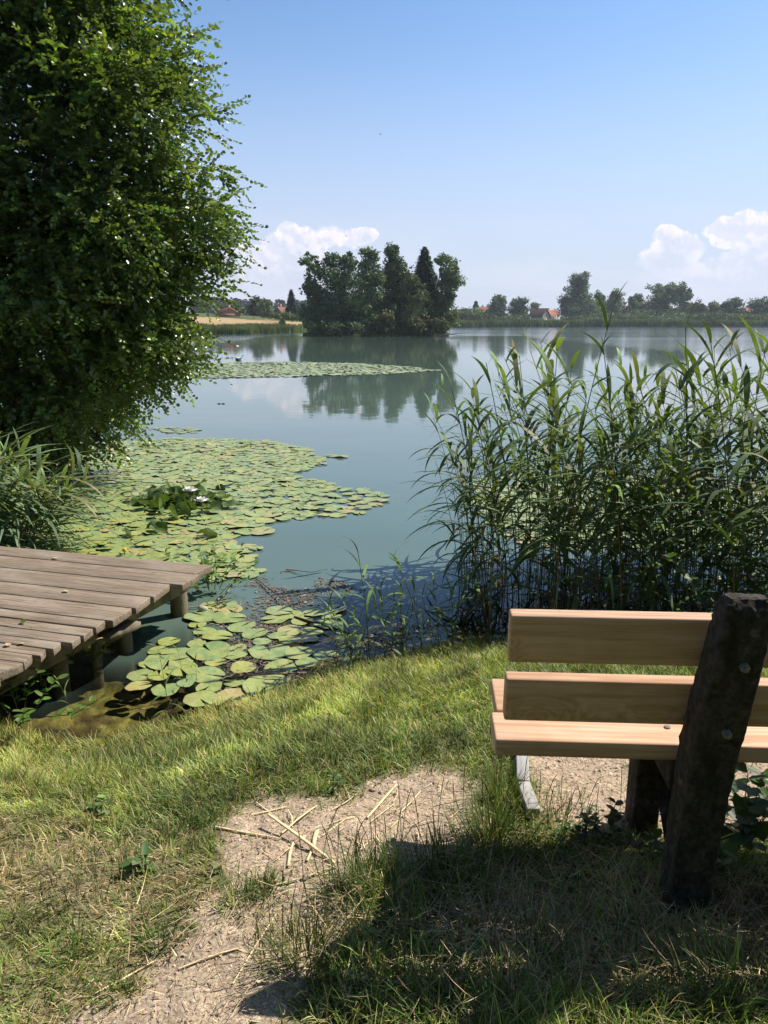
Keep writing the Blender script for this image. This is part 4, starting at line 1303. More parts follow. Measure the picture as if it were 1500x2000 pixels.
def support(xc):
    # one cast concrete upright: foot, slanting back post, bearer arm and front leg
    prof = [(-0.02, -0.25, 0.105, 0.12), (-0.02, 0.0, 0.108, 0.12), (-0.02, 0.20, 0.112, 0.12), (-0.022, 0.40, 0.117, 0.118), (-0.045, 0.55, 0.122, 0.112), (-0.075, 0.70, 0.122, 0.105), (-0.104, 0.875, 0.116, 0.10), (-0.110, 0.912, 0.108, 0.078), (-0.112, 0.928, 0.09, 0.045)]
    mb = MB(); V = []; n = 20
    for (yy, z, wx, wy) in prof:
        for j in range(n):
            th = 2 * PI * j / n
            c_, s_ = math.cos(th), math.sin(th)
            ex = 0.30
            V.append((xc - 0.028 * (1 - max(z, 0) / 0.7) + wx / 2 * math.copysign(abs(c_) ** ex, c_) + rng.normal(0, 0.0016), yy - 0.062 + wy / 2 * math.copysign(abs(s_) ** ex, s_) + rng.normal(0, 0.0016), z))
    Fs = []
    for i in range(len(prof) - 1):
        for j in range(n): Fs.append([i * n + j, i * n + (j + 1) % n, (i + 1) * n + (j + 1) % n, (i + 1) * n + j])
    mb.add(V, Fs); k = (len(prof) - 1) * n
    mb.add(np.vstack([np.array(V[k:k + n]), [[xc, -0.174, 0.932]]]), [[j, (j + 1) % n, n] for j in range(n)])
    o = mb.build('back_post', M['concrete'], bench)
    ss = o.modifiers.new('sub', 'SUBSURF'); ss.levels = 2; ss.render_levels = 3
    tx = bpy.data.textures.new('pitting', 'CLOUDS'); tx.noise_scale = 0.02; tx.noise_depth = 4
    dm = o.modifiers.new('disp', 'DISPLACE'); dm.texture = tx; dm.strength = 0.012; dm.texture_coords = 'LOCAL'
    m2 = MB(); m2.box(xc - 0.085, xc - 0.005, 0.22, 0.32, -0.25, 0.400); o2 = m2.build('front_leg', M['concrete'], bench); bevel(o2, .008)
    m3 = MB(); m3.box(xc - 0.075, xc - 0.015, -0.03, 0.217, 0.32, 0.402)
    m3.add([(xc - .07, -.02, .16), (xc - .02, -.02, .16), (xc - .02, -.02, .32), (xc - .07, -.02, .32), (xc - .07, .16, .32), (xc - .02, .16, .32)], [[0, 1, 2, 3]])
    m3.add([(xc - .07, -.02, .16), (xc - .02, -.02, .16), (xc - .02, .16, .319), (xc - .07, .16, .319)], [[0, 1, 2, 3]])
    o3 = m3.build('bearer', M['concrete'], bench); bevel(o3, .006)
    return o


def bolt(x, y, z, tilt):
    mb = MB()
    mb.tube([(0, 0, 0), (0, -0.004, 0)], [0.021, 0.020], 20)
    w_ = mb.build('washer', M['steel'], bench); w_.location = (x, y, z); w_.rotation_euler = (tilt, 0, 0)
    mb = MB(); mb.tube([(0, -0.004, 0), (0, -0.017, 0)], [0.0125, 0.012], 6); mb.tube([(0, -0.017, 0), (0, -0.026, 0)], 0.006, 10)
    n_ = mb.build('nut', M['steel'], w_)


for xc in (0.545, 1.80):
    support(xc)
    bolt(xc + 0.01, -0.192, 0.765, 0.14)
    bolt(xc + 0.0, -0.163, 0.575, 0.14)
    for (yy, zz) in ((0.07, 0.4515), (0.26, 0.466)):
        mb = MB(); mb.tube([(0, 0, -.004), (0, 0, .003)], [.011, .008], 12); h_ = mb.build('bolt_head', M['steel'], bench); h_.location = (xc - .06, yy, zz)

# timber edging of the gravel
pe = [at_z(x, y, 0.45) for x, y in ((1015, 1440), (1021, 1541), (1042, 1598), (1016, 1400))]
for i, (a, b) in enumerate(((pe[1], pe[3]), (pe[2] - [0, .0, 0], pe[1] - [0, 0.006, 0]))):
    d = b - a; L = np.linalg.norm(d[:2]); mb = MB()
    mb.box(0, L, -0.022, 0.022, -0.12, 0.035)
    o = mb.build('edging_board', M['edging']); o.location = tuple(a); o.rotation_euler = (0.0, 0, math.atan2(d[1], d[0])); bevel(o, .004)
    tag(o, ['grey timber edging board running under the bench seat', 'shorter grey edging board end nearest the camera in the grass'][i], 'edging board', 'timber edging of the gravel')


# ------------------------------------------------------------------ reeds
def reed_mesh(h, nleaf, bias, droop=1.0, lw=0.030, ll=(0.30, 0.50), col=(0.050, 0.095, 0.028), start=0.25, straight=False):
    st = MB(); lf_ = MB()
    lean = rng.normal(0, 0.05, 2) + np.array([math.sin(bias), math.cos(bias)]) * 0.05
    K = 9; t = np.linspace(0, 1, K)
    pts = np.stack([lean[0] * h * t ** 1.8 * 2, lean[1] * h * t ** 1.8 * 2, h * t * (1 - 0.02 * t)], -1)
    cs_ = tint((0.11, 0.125, 0.05), 1, 0.15)[0]
    st.tube(pts, np.linspace(0.0052, 0.0022, K), 5, cs_, cap=False)
    tt = np.linspace(start, 0.985, nleaf) + rng.normal(0, 0.012, nleaf)
    P = np.stack([np.interp(tt, t, pts[:, i]) for i in range(3)], -1)
    a = bias + rng.normal(0, 0.7, nleaf) + np.where(np.arange(nleaf) % 2, PI * 0.9, 0) * (rng.random(nleaf) < 0.75)
    L = rng.uniform(ll[0], ll[1], nleaf) * (0.65 + 0.5 * np.sin(PI * np.clip(tt, 0, 1)))
    lean0 = rng.uniform(0.45, 1.15, nleaf) * droop; curl = rng.uniform(0.7, 2.0, nleaf) * droop
    lean0[-1] = rng.uniform(0.05, 0.5); curl[-1] = rng.uniform(0.2, 1.6); L[-1] = rng.uniform(.16, .30)
    lean0[-2] = 0.4; curl[-2] = 0.9
    c = tint(col, nleaf, 0.2, 0.06)
    yl = rng.random(nleaf) < 0.04; c[yl] = np.array([0.20, 0.19, 0.08])
    blades(lf_, P, a, L, lw * rng.uniform(0.7, 1.15, nleaf), lean0, curl, c, K=8, shape='reed', side=a + PI / 2 + rng.normal(0, 0.25, nleaf), tipcol=c * 1.25)
    return st, lf_


def reed_obj(var, loc, label, group, rz=0.0, sc=1.0, rx=0.0):
    root = copy_tree(var); root.location = tuple(float(v) for v in loc); root.rotation_euler = (rx, 0, rz); root.scale = (sc, sc, sc)
    tag(root, label, 'reed', group)
    return root


def reed_proto(*a, **k):
    st, lf_ = reed_mesh(*a, **k)
    root = empty('reed', (0, 0, 0))
    st.build('stem', M['reed'], root); lf_.build('foliage', M['reed'], root)
    return root


RP = [reed_proto(1.9 + 0.06 * (k % 3), 11 + k % 4, -PI / 2 + rng.normal(0, 0.8), start=0.12, ll=(0.42, 0.78), lw=0.044, col=(0.115, 0.170, 0.052)) for k in range(16)]
G1 = 'reeds of the tall stand behind the bench'
cnt = 0
for i in range(900):
    if cnt >= 195: break
    x = rng.uniform(0.56, 4.3); y = rng.uniform(4.58, 6.5)
    d_ = 0.55 + 0.45 * sstep(0.9, 2.2, x)
    if rng.random() > d_: continue
    if y < 4.62 + (fbm(x * 2, 0 * x + 1, 3) - 0.3) * 0.4: continue
    px, _, _ = proj((x, y, 1.0))
    if px > 1640: continue
    hmax = np.interp(px, [860, 930, 1000, 1070, 1120, 1180, 1260, 1330, 1420, 1500, 1650], [1.35, 1.45, 1.72, 1.92, 1.92, 1.66, 1.62, 1.74, 1.86, 1.9, 1.9])
    sc = hmax / 1.98 * rng.uniform(0.66, 1.03) * (1.0 + 0.01 * (y - 5))
    lab = 'slim green reed in the dense stand behind the bench' if px > 1050 else 'green reed at the loose left side of the stand'
    reed_obj(RP[rng.integers(0, 16)], (x, y, -0.05), lab, G1 if px > 1050 else 'reeds at the left side of the tall stand', rng.normal(0, 0.5), sc, 0)
    cnt += 1
# named tall single reeds: photo px of top, base px x
tall = [(1098, 595, 1075, 4.9, 'tallest reed in the stand, its top leaf hooked over against the far trees'),
        (1205, 640, 1218, 4.9, 'tall thin reed with bundled top leaves just right of the middle of the stand'),
        (1330, 625, 1345, 4.8, 'tall reed with a narrow upright forked top over the far jetty'),
        (1440, 640, 1455, 4.0, 'tall reed with a broad bright green leaf near the right edge'),
        (985, 690, 1020, 4.8, 'reed whose top is kinked over to the left with three short leaves'),
        (915, 735, 960, 4.8, 'leftmost tall reed with a browned top leaf')]
for (tx, ty, bx, Yd, lab) in tall:
    tp = at_y(tx, ty, Yd); bp_ = at_y(bx, 1150, Yd)
    r_ = reed_proto(tp[2] + 0.05, 12, -PI / 2, start=0.45)
    r_.location = (float(bp_[0]), Yd, -0.05)
    # shear top towards the photographed head by leaning
    r_.rotation_euler = (0, math.atan2(tp[0] - bp_[0], tp[2]) + 0.05, 0)
    tag(r_, lab[:200], 'reed', G1)
# sparse young reeds at the bank
G2 = 'young reeds on the bank left of the bench'
RY = [reed_proto(1.0, 8, -PI / 2 + k, start=0.12, ll=(0.24, 0.42), lw=0.030, col=(0.14, 0.21, 0.06)) for k in range(5)]
for (bx, by, top, lab) in [(722, 1300, 1000, 'slender reed with a long upright top leaf, tallest of the small bank group'), (826, 1285, 1010, 'thin pale tipped reed standing alone between the bank group and the tall stand'),
                           (700, 1305, 1100, 'short reed with a folded tip beside the tallest bank reed'), (752, 1296, 1120, 'short bright bladed reed in front of the open water'),
                           (690, 1312, 1150, 'low leaning reed at the left of the bank group'), (775, 1292, 1150, 'low reed with wide arching leaf right of the bank group'),
                           (800, 1290, 1180, 'small reed with drooping leaves near the pale tipped one'), (660, 1318, 1190, 'shortest reed at the waterline left of the bank group'),
                           (850, 1275, 1130, 'reed with leaves bending left at the foot of the tall stand'), (880, 1272, 1100, 'reed with one long drooping leaf at the foot of the tall stand')]:
    b = at_z(bx, by, 0.03); tp = at_y(bx, top, b[1]); h = tp[2]
    reed_obj(RY[rng.integers(0, 5)], (b[0], b[1], -0.02), lab, G2, rng.random() * 6.28, max(0.25, h / 1.25))
for q in range(24):
    bx = rng.uniform(655, 900); b = at_z(bx, np.interp(bx, [650, 720, 850, 900], [1316, 1296, 1270, 1264]) + rng.uniform(-12, 6), 0.02)
    reed_obj(RY[q % 5], (b[0], b[1], -0.02), 'knee high young reed in the loose fringe between the near pads and the tall stand', 'loose fringe of young reeds on the bank', rng.random() * 6.28, rng.uniform(0.22, 0.52))
for (bx, by, top, lab) in [(330, 1400, 1225, 'single young reed with a long upright blade between jetty and pads'), (358, 1330, 1240, 'small reed growing through the near lily pads'),
                           (140, 1400, 1290, 'small folded reed in the shallows under the jetty edge'), (385, 1345, 1255, 'little reed with a slanting blade beside the near pads')]:
    b = at_z(bx, by, 0.0); h = at_y(bx, top, b[1])[2]
    reed_obj(RY[rng.integers(0, 5)], (b[0], b[1], -0.02), lab, 'young reeds in the shallows by the jetty', rng.random() * 6.28, max(0.2, h / 1.25))
for o in RP + RY:
    for c_ in list(o.children): bpy.data.objects.remove(c_)
    bpy.data.objects.remove(o)

# dry stalks at the foot of the stand
n = 420
x = rng.uniform(0.6, 4.3, n); y = rng.uniform(4.55, 6.0, n)
mb = MB(); blades(mb, np.stack([x, y, np.full(n, -0.05)], -1), rng.random(n) * 6.28, rng.uniform(0.3, 1.3, n), 0.007, rng.uniform(0, 0.18, n), 0.15, tint((0.30, 0.22, 0.12), n, 0.3), K=3)
tag(mb.build('dry_reed_stalks', M['straw']), 'brown dry reed stalks at the foot of the tall stand', 'dry reeds', kind='stuff')

# arching reeds at the left behind the jetty
G3 = 'arching reeds at the left edge behind the jetty'
RA = []
for k in range(8):
    st, lf_ = reed_mesh(0.95, 12, PI / 2, droop=1.0, lw=0.036, ll=(0.55, 0.85), col=(0.13, 0.19, 0.085), start=0.1)
    root = empty('arching_reed', (0, 0, 0)); st.build('stem', M['reed'], root); lf_.build('foliage', M['reed'], root); RA.append(root)
for i in range(78):
    x = rng.uniform(-4.5, -3.12); y = rng.uniform(5.75, 7.0)
    if x > -3.5 and y > 6.6: x -= 0.3
    o = copy_tree(RA[i % 8]); o.location = (x, y, max(gz(x, y), -0.1) - 0.03); o.rotation_euler = (0, rng.uniform(0.15, 0.5), rng.normal(0, 0.3)); s_ = rng.uniform(0.75, 1.15); o.scale = (s_, s_, s_)
    tag(o, 'arching reed with long drooping leaves behind the left end of the jetty', 'reed', G3)
for o in RA:
    for c_ in list(o.children): bpy.data.objects.remove(c_)
    bpy.data.objects.remove(o)


# ------------------------------------------------------------------ leafy weeds
def weed(px, py, zb, h, nst, label, col=(0.05, 0.10, 0.022), leafL=0.05, spread=0.12, group='leafy weeds', name='weed', P0=None, nl=9):
    p = np.array(P0, float) if P0 is not None else at_z(px, py, zb)
    root = empty(name, p, label=label, cat='plant', group=group)
    st = MB(); lf_ = MB()
    for s_ in range(nst):
        a = rng.random() * 2 * PI; sp_ = spread * rng.random()
        base = np.array([math.cos(a), math.sin(a), 0]) * sp_ * 0.5
        hh = h * rng.uniform(0.55, 1.0)
        tip = base * 1.0 + np.array([math.cos(a) * sp_ + rng.normal(0, .02), math.sin(a) * sp_, hh])
        mid = (base + tip) / 2 + rng.normal(0, 0.015, 3)
        limb(st, [base, mid, tip], 0.0028, 0.0012, 4, (0.10, 0.12, 0.04))
        t = np.linspace(0.25, 1, nl)
        P = base * (1 - t)[:, None] ** 2 + 2 * mid * ((1 - t) * t)[:, None] + tip * (t ** 2)[:, None]
        th = np.arange(nl) * 2.4 + rng.random() * 6
        D = np.stack([np.cos(th), np.sin(th), rng.normal(0.15, 0.25, nl)], -1)
        leaves(lf_, P, D, np.array([0, 0, 1.0]) + rand_unit(nl) * 0.4, leafL * rng.uniform(0.6, 1.2, nl), leafL * 0.6 * rng.uniform(0.7, 1.1, nl), tint(col, nl, 0.2))
    st.build('stems', M['weed'], root); lf_.build('foliage', M['weed'], root)
    return root


weed(1455, 1650, .45, .30, 7, 'bramble like plant with toothed dark leaves right of the bench post', leafL=.075, spread=.26)
weed(1490, 1600, .45, .22, 5, 'leafy weed at the right edge in front of the gravel', leafL=.06, spread=.2)
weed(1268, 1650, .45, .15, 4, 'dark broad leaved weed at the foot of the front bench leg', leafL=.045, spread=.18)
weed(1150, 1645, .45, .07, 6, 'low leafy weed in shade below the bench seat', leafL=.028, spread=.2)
weed(1085, 1640, .45, .06, 5, 'low leafy weed beside the end of the edging board', leafL=.025, spread=.18)
weed(1210, 1640, .45, .10, 5, 'brown tipped weed standing before the gravel under the seat', leafL=.035, spread=.14, col=(0.08, 0.08, 0.03))
weed(35, 1385, .12, .30, 16, 'bright green nettle like plant at the left edge under the jetty corner', col=(0.10, 0.18, 0.03), leafL=.055, spread=.42, nl=11)
weed(85, 1335, .05, .26, 5, 'pale flowering weed rising beside the jetty plank ends', col=(0.20, 0.22, 0.06), leafL=.035, spread=.12)
weed(190, 1298, .02, .24, 4, 'small vine climbing from the thin post under the jetty', col=(0.09, 0.16, 0.03), leafL=.04, spread=.10, nl=11)
weed(408, 1150, .02, .30, 14, 'bright leafy plant at the far corner of the jetty', col=(0.10, 0.18, 0.03), leafL=.06, spread=.34, nl=10)
weed(0, 0, 0, 1.25, 46, 'dense leafy willowherb mixed into the reeds at the right edge', P0=(2.75, 4.75, 0.0), leafL=.075, spread=.9, col=(0.055, 0.10, 0.022), nl=20)
weed(0, 0, 0, .95, 18, 'leafy weed behind the top of the bench post', P0=(2.25, 4.55, 0.0), leafL=.07, spread=.5, col=(0.055, 0.10, 0.022), nl=16)
weed(272, 1700, .45, .05, 5, 'flat rosette with a broad pale green leaf in the dry grass', col=(0.13, 0.22, 0.07), leafL=.05, spread=.03, nl=3, name='rosette_plant')
weed(186, 1592, .45, .06, 4, 'small upright broad leaved plant in the grass on the left', col=(0.15, 0.25, 0.08), leafL=.035, spread=.02, nl=3, name='rosette_plant')
weed(648, 1540, .45, .07, 3, 'small pale broad leaved plant just above the straw', col=(0.15, 0.25, 0.08), leafL=.03, spread=.02, nl=3, name='rosette_plant')

# ------------------------------------------------------------------ grass
def grass_field(n, xr, yr, name, label):
    x = rng.uniform(*xr, n); y = yr[0] + (yr[1] - yr[0]) * rng.random(n) ** 1.25
    z = height(x, y)
    s = poly_sd(x, y, LAND)
    px, py, dep = proj(np.stack([x, y, z], -1))
    b, d = bareness(x, y, z)
    pat = fbm(x * 7, y * 7, 61)
    keep = (s > -0.06) & (z > -0.05) & (rng.random(n) < (1 - b * 0.97)) & (rng.random(n) < (1 - d * (0.0 + 0.30 * sstep(0.56, 0.40, pat))))
    # jetty footprint kept clear
    jx = np.array([far[0], far[1]]); rel = np.stack([x, y], -1) - jx
    du = rel @ udir[:2]; dv = rel @ vdir[:2]
    x, y, z, b, d, pat, px, py, s = [q[keep] for q in (x, y, z, b, d, pat, px, py, s)]
    n = len(x)
    lenf = 0.35 + 0.70 * fbm(x * 3.1, y * 3.1, 63)
    L = rng.uniform(0.028, 0.070, n) * lenf * 1.15
    L *= 1 - 0.22 * d
    shore_f = sstep(1.4, 0.1, s); L *= 1 + 0.55 * shore_f
    right = sstep(540, 700, px) * sstep(1690, 1780, py); L *= 1 + 0.9 * right
    edge_b = b; L *= 1 - 0.3 * edge_b
    az = (fbm(x * 5, y * 5, 64) - 0.5) * 12 + rng.normal(0, 1.2, n) - 1.2
    lean = np.abs(rng.normal(0.35, 0.28, n)); curl = rng.uniform(0.2, 1.5, n)
    gcol = tint((0.205, 0.290, 0.060), n, 0.24, 0.07)
    yel = tint((0.36, 0.36, 0.10), n, 0.2, 0.06); strw = tint((0.52, 0.41, 0.22), n, 0.2, 0.05); drk = tint((0.12, 0.18, 0.05), n, 0.2)
    mixn = fbm(x * 1.6 + 9, y * 1.6, 66); blot = np.exp((fbm(x * 4.3, y * 4.3, 67) - 0.5) * 1.5 + (fbm(x * 14, y * 14, 68) - 0.5) * 1.2)[:, None]
    c = gcol
    yy = (rng.random(n) < 0.25 + 0.5 * shore_f)[:, None]; c = np.where(yy, yel, c)
    dk = (rng.random(n) < 0.45 * sstep(0.45, 0.6, mixn))[:, None]; c = np.where(dk, drk, c)
    ps = 0.10 + 0.45 * d * sstep(0.62, 0.42, pat) + 0.06 * d
    c = np.where((rng.random(n) < ps)[:, None], strw, c)
    c = np.clip(c * blot, 0, 0.8)
    L = L * (0.7 + 0.6 * blot[:, 0] ** -0.5)
    flat = (rng.random(n) < 0.22 + 0.2 * d)
    lean = np.where(flat, rng.uniform(0.9, 1.45, n), lean)
    mb = MB()
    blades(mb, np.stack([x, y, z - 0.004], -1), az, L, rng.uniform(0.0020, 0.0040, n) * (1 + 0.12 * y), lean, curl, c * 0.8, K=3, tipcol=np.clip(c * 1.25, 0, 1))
    return tag(mb.build(name, M['grass']), label, 'grass', kind='stuff')


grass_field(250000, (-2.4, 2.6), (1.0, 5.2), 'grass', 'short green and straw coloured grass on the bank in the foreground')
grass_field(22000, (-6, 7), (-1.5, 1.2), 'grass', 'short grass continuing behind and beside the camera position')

# dry litter: short flat straw bits on bare ground and hay
n = 26000
x = rng.uniform(-2.0, 2.3, n); y = rng.uniform(1.0, 2.75, n); z = height(x, y)
b, d = bareness(x, y, z); k = rng.random(n) < np.clip(b * 0.75 + d * 0.45, 0, 1)
x, y, z = x[k], y[k], z[k]; n = len(x)
mb = MB(); blades(mb, np.stack([x, y, z + 0.002 + rng.random(n) * 0.012], -1), rng.random(n) * 6.28, rng.uniform(0.008, 0.055, n) * rng.uniform(0.5, 1, n), rng.uniform(0.0014, 0.0034, n), rng.uniform(1.40, 1.62, n), rng.normal(0, 0.25, n), tint((0.50, 0.38, 0.22), n, 0.3, 0.06), K=2)
tag(mb.build('straw_litter', M['straw']), 'fine dry straw and hay bits covering the worn ground', 'straw', kind='stuff')

# gravel chips
n = 16000
x = rng.uniform(-1.6, 3.0, n); y = rng.uniform(1.0, 2.9, n); z = height(x, y)
b, d = bareness(x, y, z); k = rng.random(n) < b * 0.95
x, y, z = x[k], y[k], z[k]; n = len(x)
P = np.stack([x, y, z + 0.001], -1); s = rng.uniform(0.003, 0.009, n)
D = rand_unit(n); D[:, 2] *= 0.2; U = np.tile([0, 0, 1.0], (n, 1)) + rand_unit(n) * 0.3
S = np.cross(D, U)
V = np.stack([P - D * s[:, None], P + S * s[:, None] * .7, P + D * s[:, None], P - S * s[:, None] * .7, P + np.array([0, 0, 1.0]) * s[:, None] * 0.7], 1).reshape(-1, 3)
base = (np.arange(n) * 5)[:, None]
Fs = np.concatenate([base + np.array(q) for q in ([0, 1, 4], [1, 2, 4], [2, 3, 4], [3, 0, 4])])
mb = MB(); mb.add(V, Fs, np.repeat(tint((0.42, 0.33, 0.25), n, 0.25, 0.05), 5, axis=0))
tag(mb.build('gravel', M['chip']), 'pale tan gravel and wood chips on the bare patches', 'gravel', kind='stuff')

n = 420
x = rng.uniform(-1.4, 2.6, n); y = rng.uniform(1.1, 2.8, n); z = height(x, y); b, d = bareness(x, y, z)
k = rng.random(n) < b * 0.8; x, y, z = x[k], y[k], z[k]
mb = MB()
for i in range(len(x)):
    r0 = 0.003 + 0.006 * rng.random() ** 2
    ellipsoid(mb, (x[i], y[i], z[i] + r0 * .3), (r0 * rng.uniform(.8, 1.5), r0, r0 * .7), tint((0.42, 0.35, 0.27), 1, .2)[0], 7, 5)
tag(mb.build('pebbles', M['chip'], smooth=True), 'small grey pebbles pressed into the worn ground', 'pebbles', kind='stuff')

# hay heap in the shade right of centre
n = 4200
x = rng.normal(0.55, 0.40, n); y = rng.normal(1.66, 0.16, n); z = height(x, y)
mb = MB(); blades(mb, np.stack([x, y, z + rng.random(n) * 0.035], -1), rng.random(n) * 6.28, rng.uniform(0.04, 0.17, n), rng.uniform(0.0012, 0.0026, n), rng.uniform(1.2, 1.6, n), rng.normal(0, 0.5, n), tint((0.40, 0.30, 0.17), n, 0.35, 0.06), K=4)
tag(mb.build('hay', M['straw']), 'tangled dry hay lying under and before the bench', 'hay', kind='stuff')


# tufts of taller grass
def tuft(px, py, rad, n, L, label, col=(0.085, 0.15, 0.032), seeds=0, zb=0.45, seedL=0.25):
    p = at_z(px, py, zb); p[2] = gz(p[0], p[1])
    root = empty('grass_tuft', p, label=label, cat='grass tuft', group='taller grass tufts')
    q = rng.normal(0, rad * 0.5, (n, 2)); mb = MB()
    az_ = np.arctan2(q[:, 0], q[:, 1]) + rng.normal(0, 0.6, n)
    c = tint(col, n, 0.22, 0.07); c[rng.random(n) < 0.12] = (0.36, 0.29, 0.14)
    blades(mb, np.concatenate([q, np.full((n, 1), -0.01)], -1), az_, rng.uniform(0.5, 1.1, n) * L, rng.uniform(0.0025, 0.0045, n), np.abs(rng.normal(0.12, 0.15, n)) + np.hypot(q[:, 0], q[:, 1]) / rad * 0.3, rng.uniform(0.1, 0.9, n), c, K=4, tipcol=c * 1.3)
    mb.build('blades', M['grass'], root)
    if seeds:
        sb = MB(); q = rng.normal(0, rad * 0.8, (seeds, 2))
        for s_ in range(seeds):
            b0 = np.array([q[s_, 0], q[s_, 1], 0.0]); h = seedL * rng.uniform(0.6, 1.1); ln = rng.normal(0, 0.12, 2)
            pts = [b0, b0 + [ln[0] * h * .4, ln[1] * h * .4, h * .5], b0 + [ln[0] * h, ln[1] * h, h * .85], b0 + [ln[0] * h * 1.5, ln[1] * h * 1.5, h]]
            sb.tube(pts, [0.0011, 0.0009, 0.0014, 0.0006], 4, tint((0.18, 0.16, 0.07), 1, .2)[0], cap=False)
        sb.build('seed_stalks', M['grass'], root)


tuft(735, 1745, 0.10, 420, 0.115, 'dense green tuft with thin dark seed stalks at the edge of the bench shadow', seeds=26, seedL=.24)
tuft(600, 1880, 0.11, 300, 0.12, 'upright yellow green tuft left of the bench shadow tip', (0.11, 0.155, 0.035), seeds=14, seedL=.22)
tuft(960, 1640, 0.10, 380, 0.14, 'bright tall tuft growing against the edging board', (0.12, 0.18, 0.04), seeds=8, seedL=.25)
tuft(985, 1560, 0.06, 160, 0.13, 'narrow tuft left of the edging board below the bench seat', (0.11, 0.17, 0.04), seeds=5)
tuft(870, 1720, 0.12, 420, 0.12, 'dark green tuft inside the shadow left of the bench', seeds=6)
tuft(480, 1770, 0.09, 320, 0.055, 'low round green tuft on the straw covered path', seeds=0)
tuft(660, 1760, 0.05, 110, 0.075, 'small tuft at the very tip of the bench shadow', seeds=2)
tuft(310, 1850, 0.05, 170, 0.055, 'small dark tuft in the dry grass near the path', seeds=0)
tuft(230, 1950, 0.05, 150, 0.05, 'small tuft low down at the left of the path', seeds=0)
tuft(150, 1880, 0.09, 260, 0.05, 'flat tuft among the dry grass in the lower left corner', seeds=0)
tuft(1050, 1900, 0.14, 260, 0.13, 'loose tuft of long blades in the middle of the bottom shadow', seeds=8, seedL=.2)
tuft(850, 1960, 0.12, 260, 0.13, 'long bladed tuft at the bottom edge left of the loose tuft', seeds=10, seedL=.2)
tuft(1420, 1960, 0.10, 150, 0.15, 'sparse upright bright blades in the lower right corner', (0.10, 0.19, 0.04), seeds=3)
tuft(1440, 1830, 0.09, 130, 0.09, 'reddish dry tuft right of the post foot', (0.20, 0.13, 0.06), seeds=0)
tuft(1100, 1610, 0.12, 150, 0.10, 'thin grasses at the near edge of the bench gravel', seeds=14, seedL=.18)
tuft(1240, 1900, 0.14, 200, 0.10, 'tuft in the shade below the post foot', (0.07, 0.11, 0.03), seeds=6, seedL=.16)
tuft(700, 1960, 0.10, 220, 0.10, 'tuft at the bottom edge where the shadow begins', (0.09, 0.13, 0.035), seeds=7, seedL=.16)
tuft(180, 1580, 0.05, 60, 0.10, 'dry upright stalks in the grass at the left', (0.36, 0.30, 0.16), seeds=6, seedL=.16)

# big straw pieces lying on the patch: photo px endpoints
straws = [((525, 1612), (655, 1697), .010, 'thickest straw stem, propped across the pale patch'), ((420, 1620), (545, 1645), .007, 'long straw lying from the grass onto the patch'),
          ((717, 1597), (775, 1533), .008, 'flat straw standing out alone at the upper middle of the patch'), ((545, 1640), (618, 1576), .006, 'straw under the thickest one pointing up right'),
          ((490, 1592), (560, 1578), .006, 'straw at the upper left rim of the patch'), ((563, 1700), (574, 1650), .008, 'short wide straw below the thickest one'),
          ((600, 1690), (622, 1628), .007, 'short straw crossing right of the thickest one'), ((612, 1660), (618, 1630), .009, 'stubby straw right of the crossing pair'),
          ((500, 1560), (540, 1600), .005, 'thin straw slanting down in the straw pile'), ((630, 1640), (680, 1600), .004, 'thin straw right of the pile'),
          ((540, 1735), (660, 1700), .005, 'long thin straw along the lower rim of the patch'), ((782, 1585), (822, 1545), .005, 'thin straw pair member at the right of the flat straw'),
          ((763, 1617), (785, 1590), .004, 'short thin straw in the gravel middle'), ((350, 1900), (470, 1860), .005, 'straw on the lower path'),
          ((455, 1930), (540, 1790), .004, 'long thin stalk leaning over the lower path'), ((180, 1950), (300, 1880), .005, 'straw at the left of the lower path')]
for q in range(26):
    a0 = (rng.uniform(480, 880), rng.uniform(1560, 1690)); th_ = rng.uniform(-0.9, 0.9) + (PI / 2 if q % 3 == 0 else 0); l_ = rng.uniform(25, 70)
    straws.append((a0, (a0[0] + l_ * math.cos(th_), a0[1] - l_ * math.sin(th_) * 0.8), rng.uniform(.0022, .004), 'thin loose straw lying among the thicker stems on the worn patch'))
for (a, b, wd, lab) in straws:
    A = at_z(a[0], a[1], 0.455); B = at_z(b[0], b[1], 0.455)
    A[2] = gz(A[0], A[1]) + 0.006; B[2] = gz(B[0], B[1]) + 0.006
    if wd > 0.009: A[2] += 0.035
    wd *= 1.35
    mb = MB(); c = tint((0.76, 0.60, 0.34), 1, 0.08, 0.02)[0]
    mid = (A + B) / 2 + rng.normal(0, 0.003, 3)
    d = B - A; L = np.linalg.norm(d); d = d / L; s_ = np.cross(d, [0, 0, 1]); s_ /= np.linalg.norm(s_); u_ = np.cross(s_, d)
    V = []
    for P_, k_ in ((A, .8), (mid, 1), (B, .7)):
        for (sa, sb_) in ((-.5, 0), (-.2, .28), (.25, .25), (.5, 0), (0, -.2)): V.append(P_ - A + s_ * sa * wd * k_ + u_ * sb_ * wd * k_)
    Fs = [[i * 5 + j, i * 5 + (j + 1) % 5, (i + 1) * 5 + (j + 1) % 5, (i + 1) * 5 + j] for i in range(2) for j in range(5)]
    mb.add(V, Fs, c)
    tag(mb.build('straw', M['straw'], loc=A), lab, 'straw', 'straws on the worn patch')

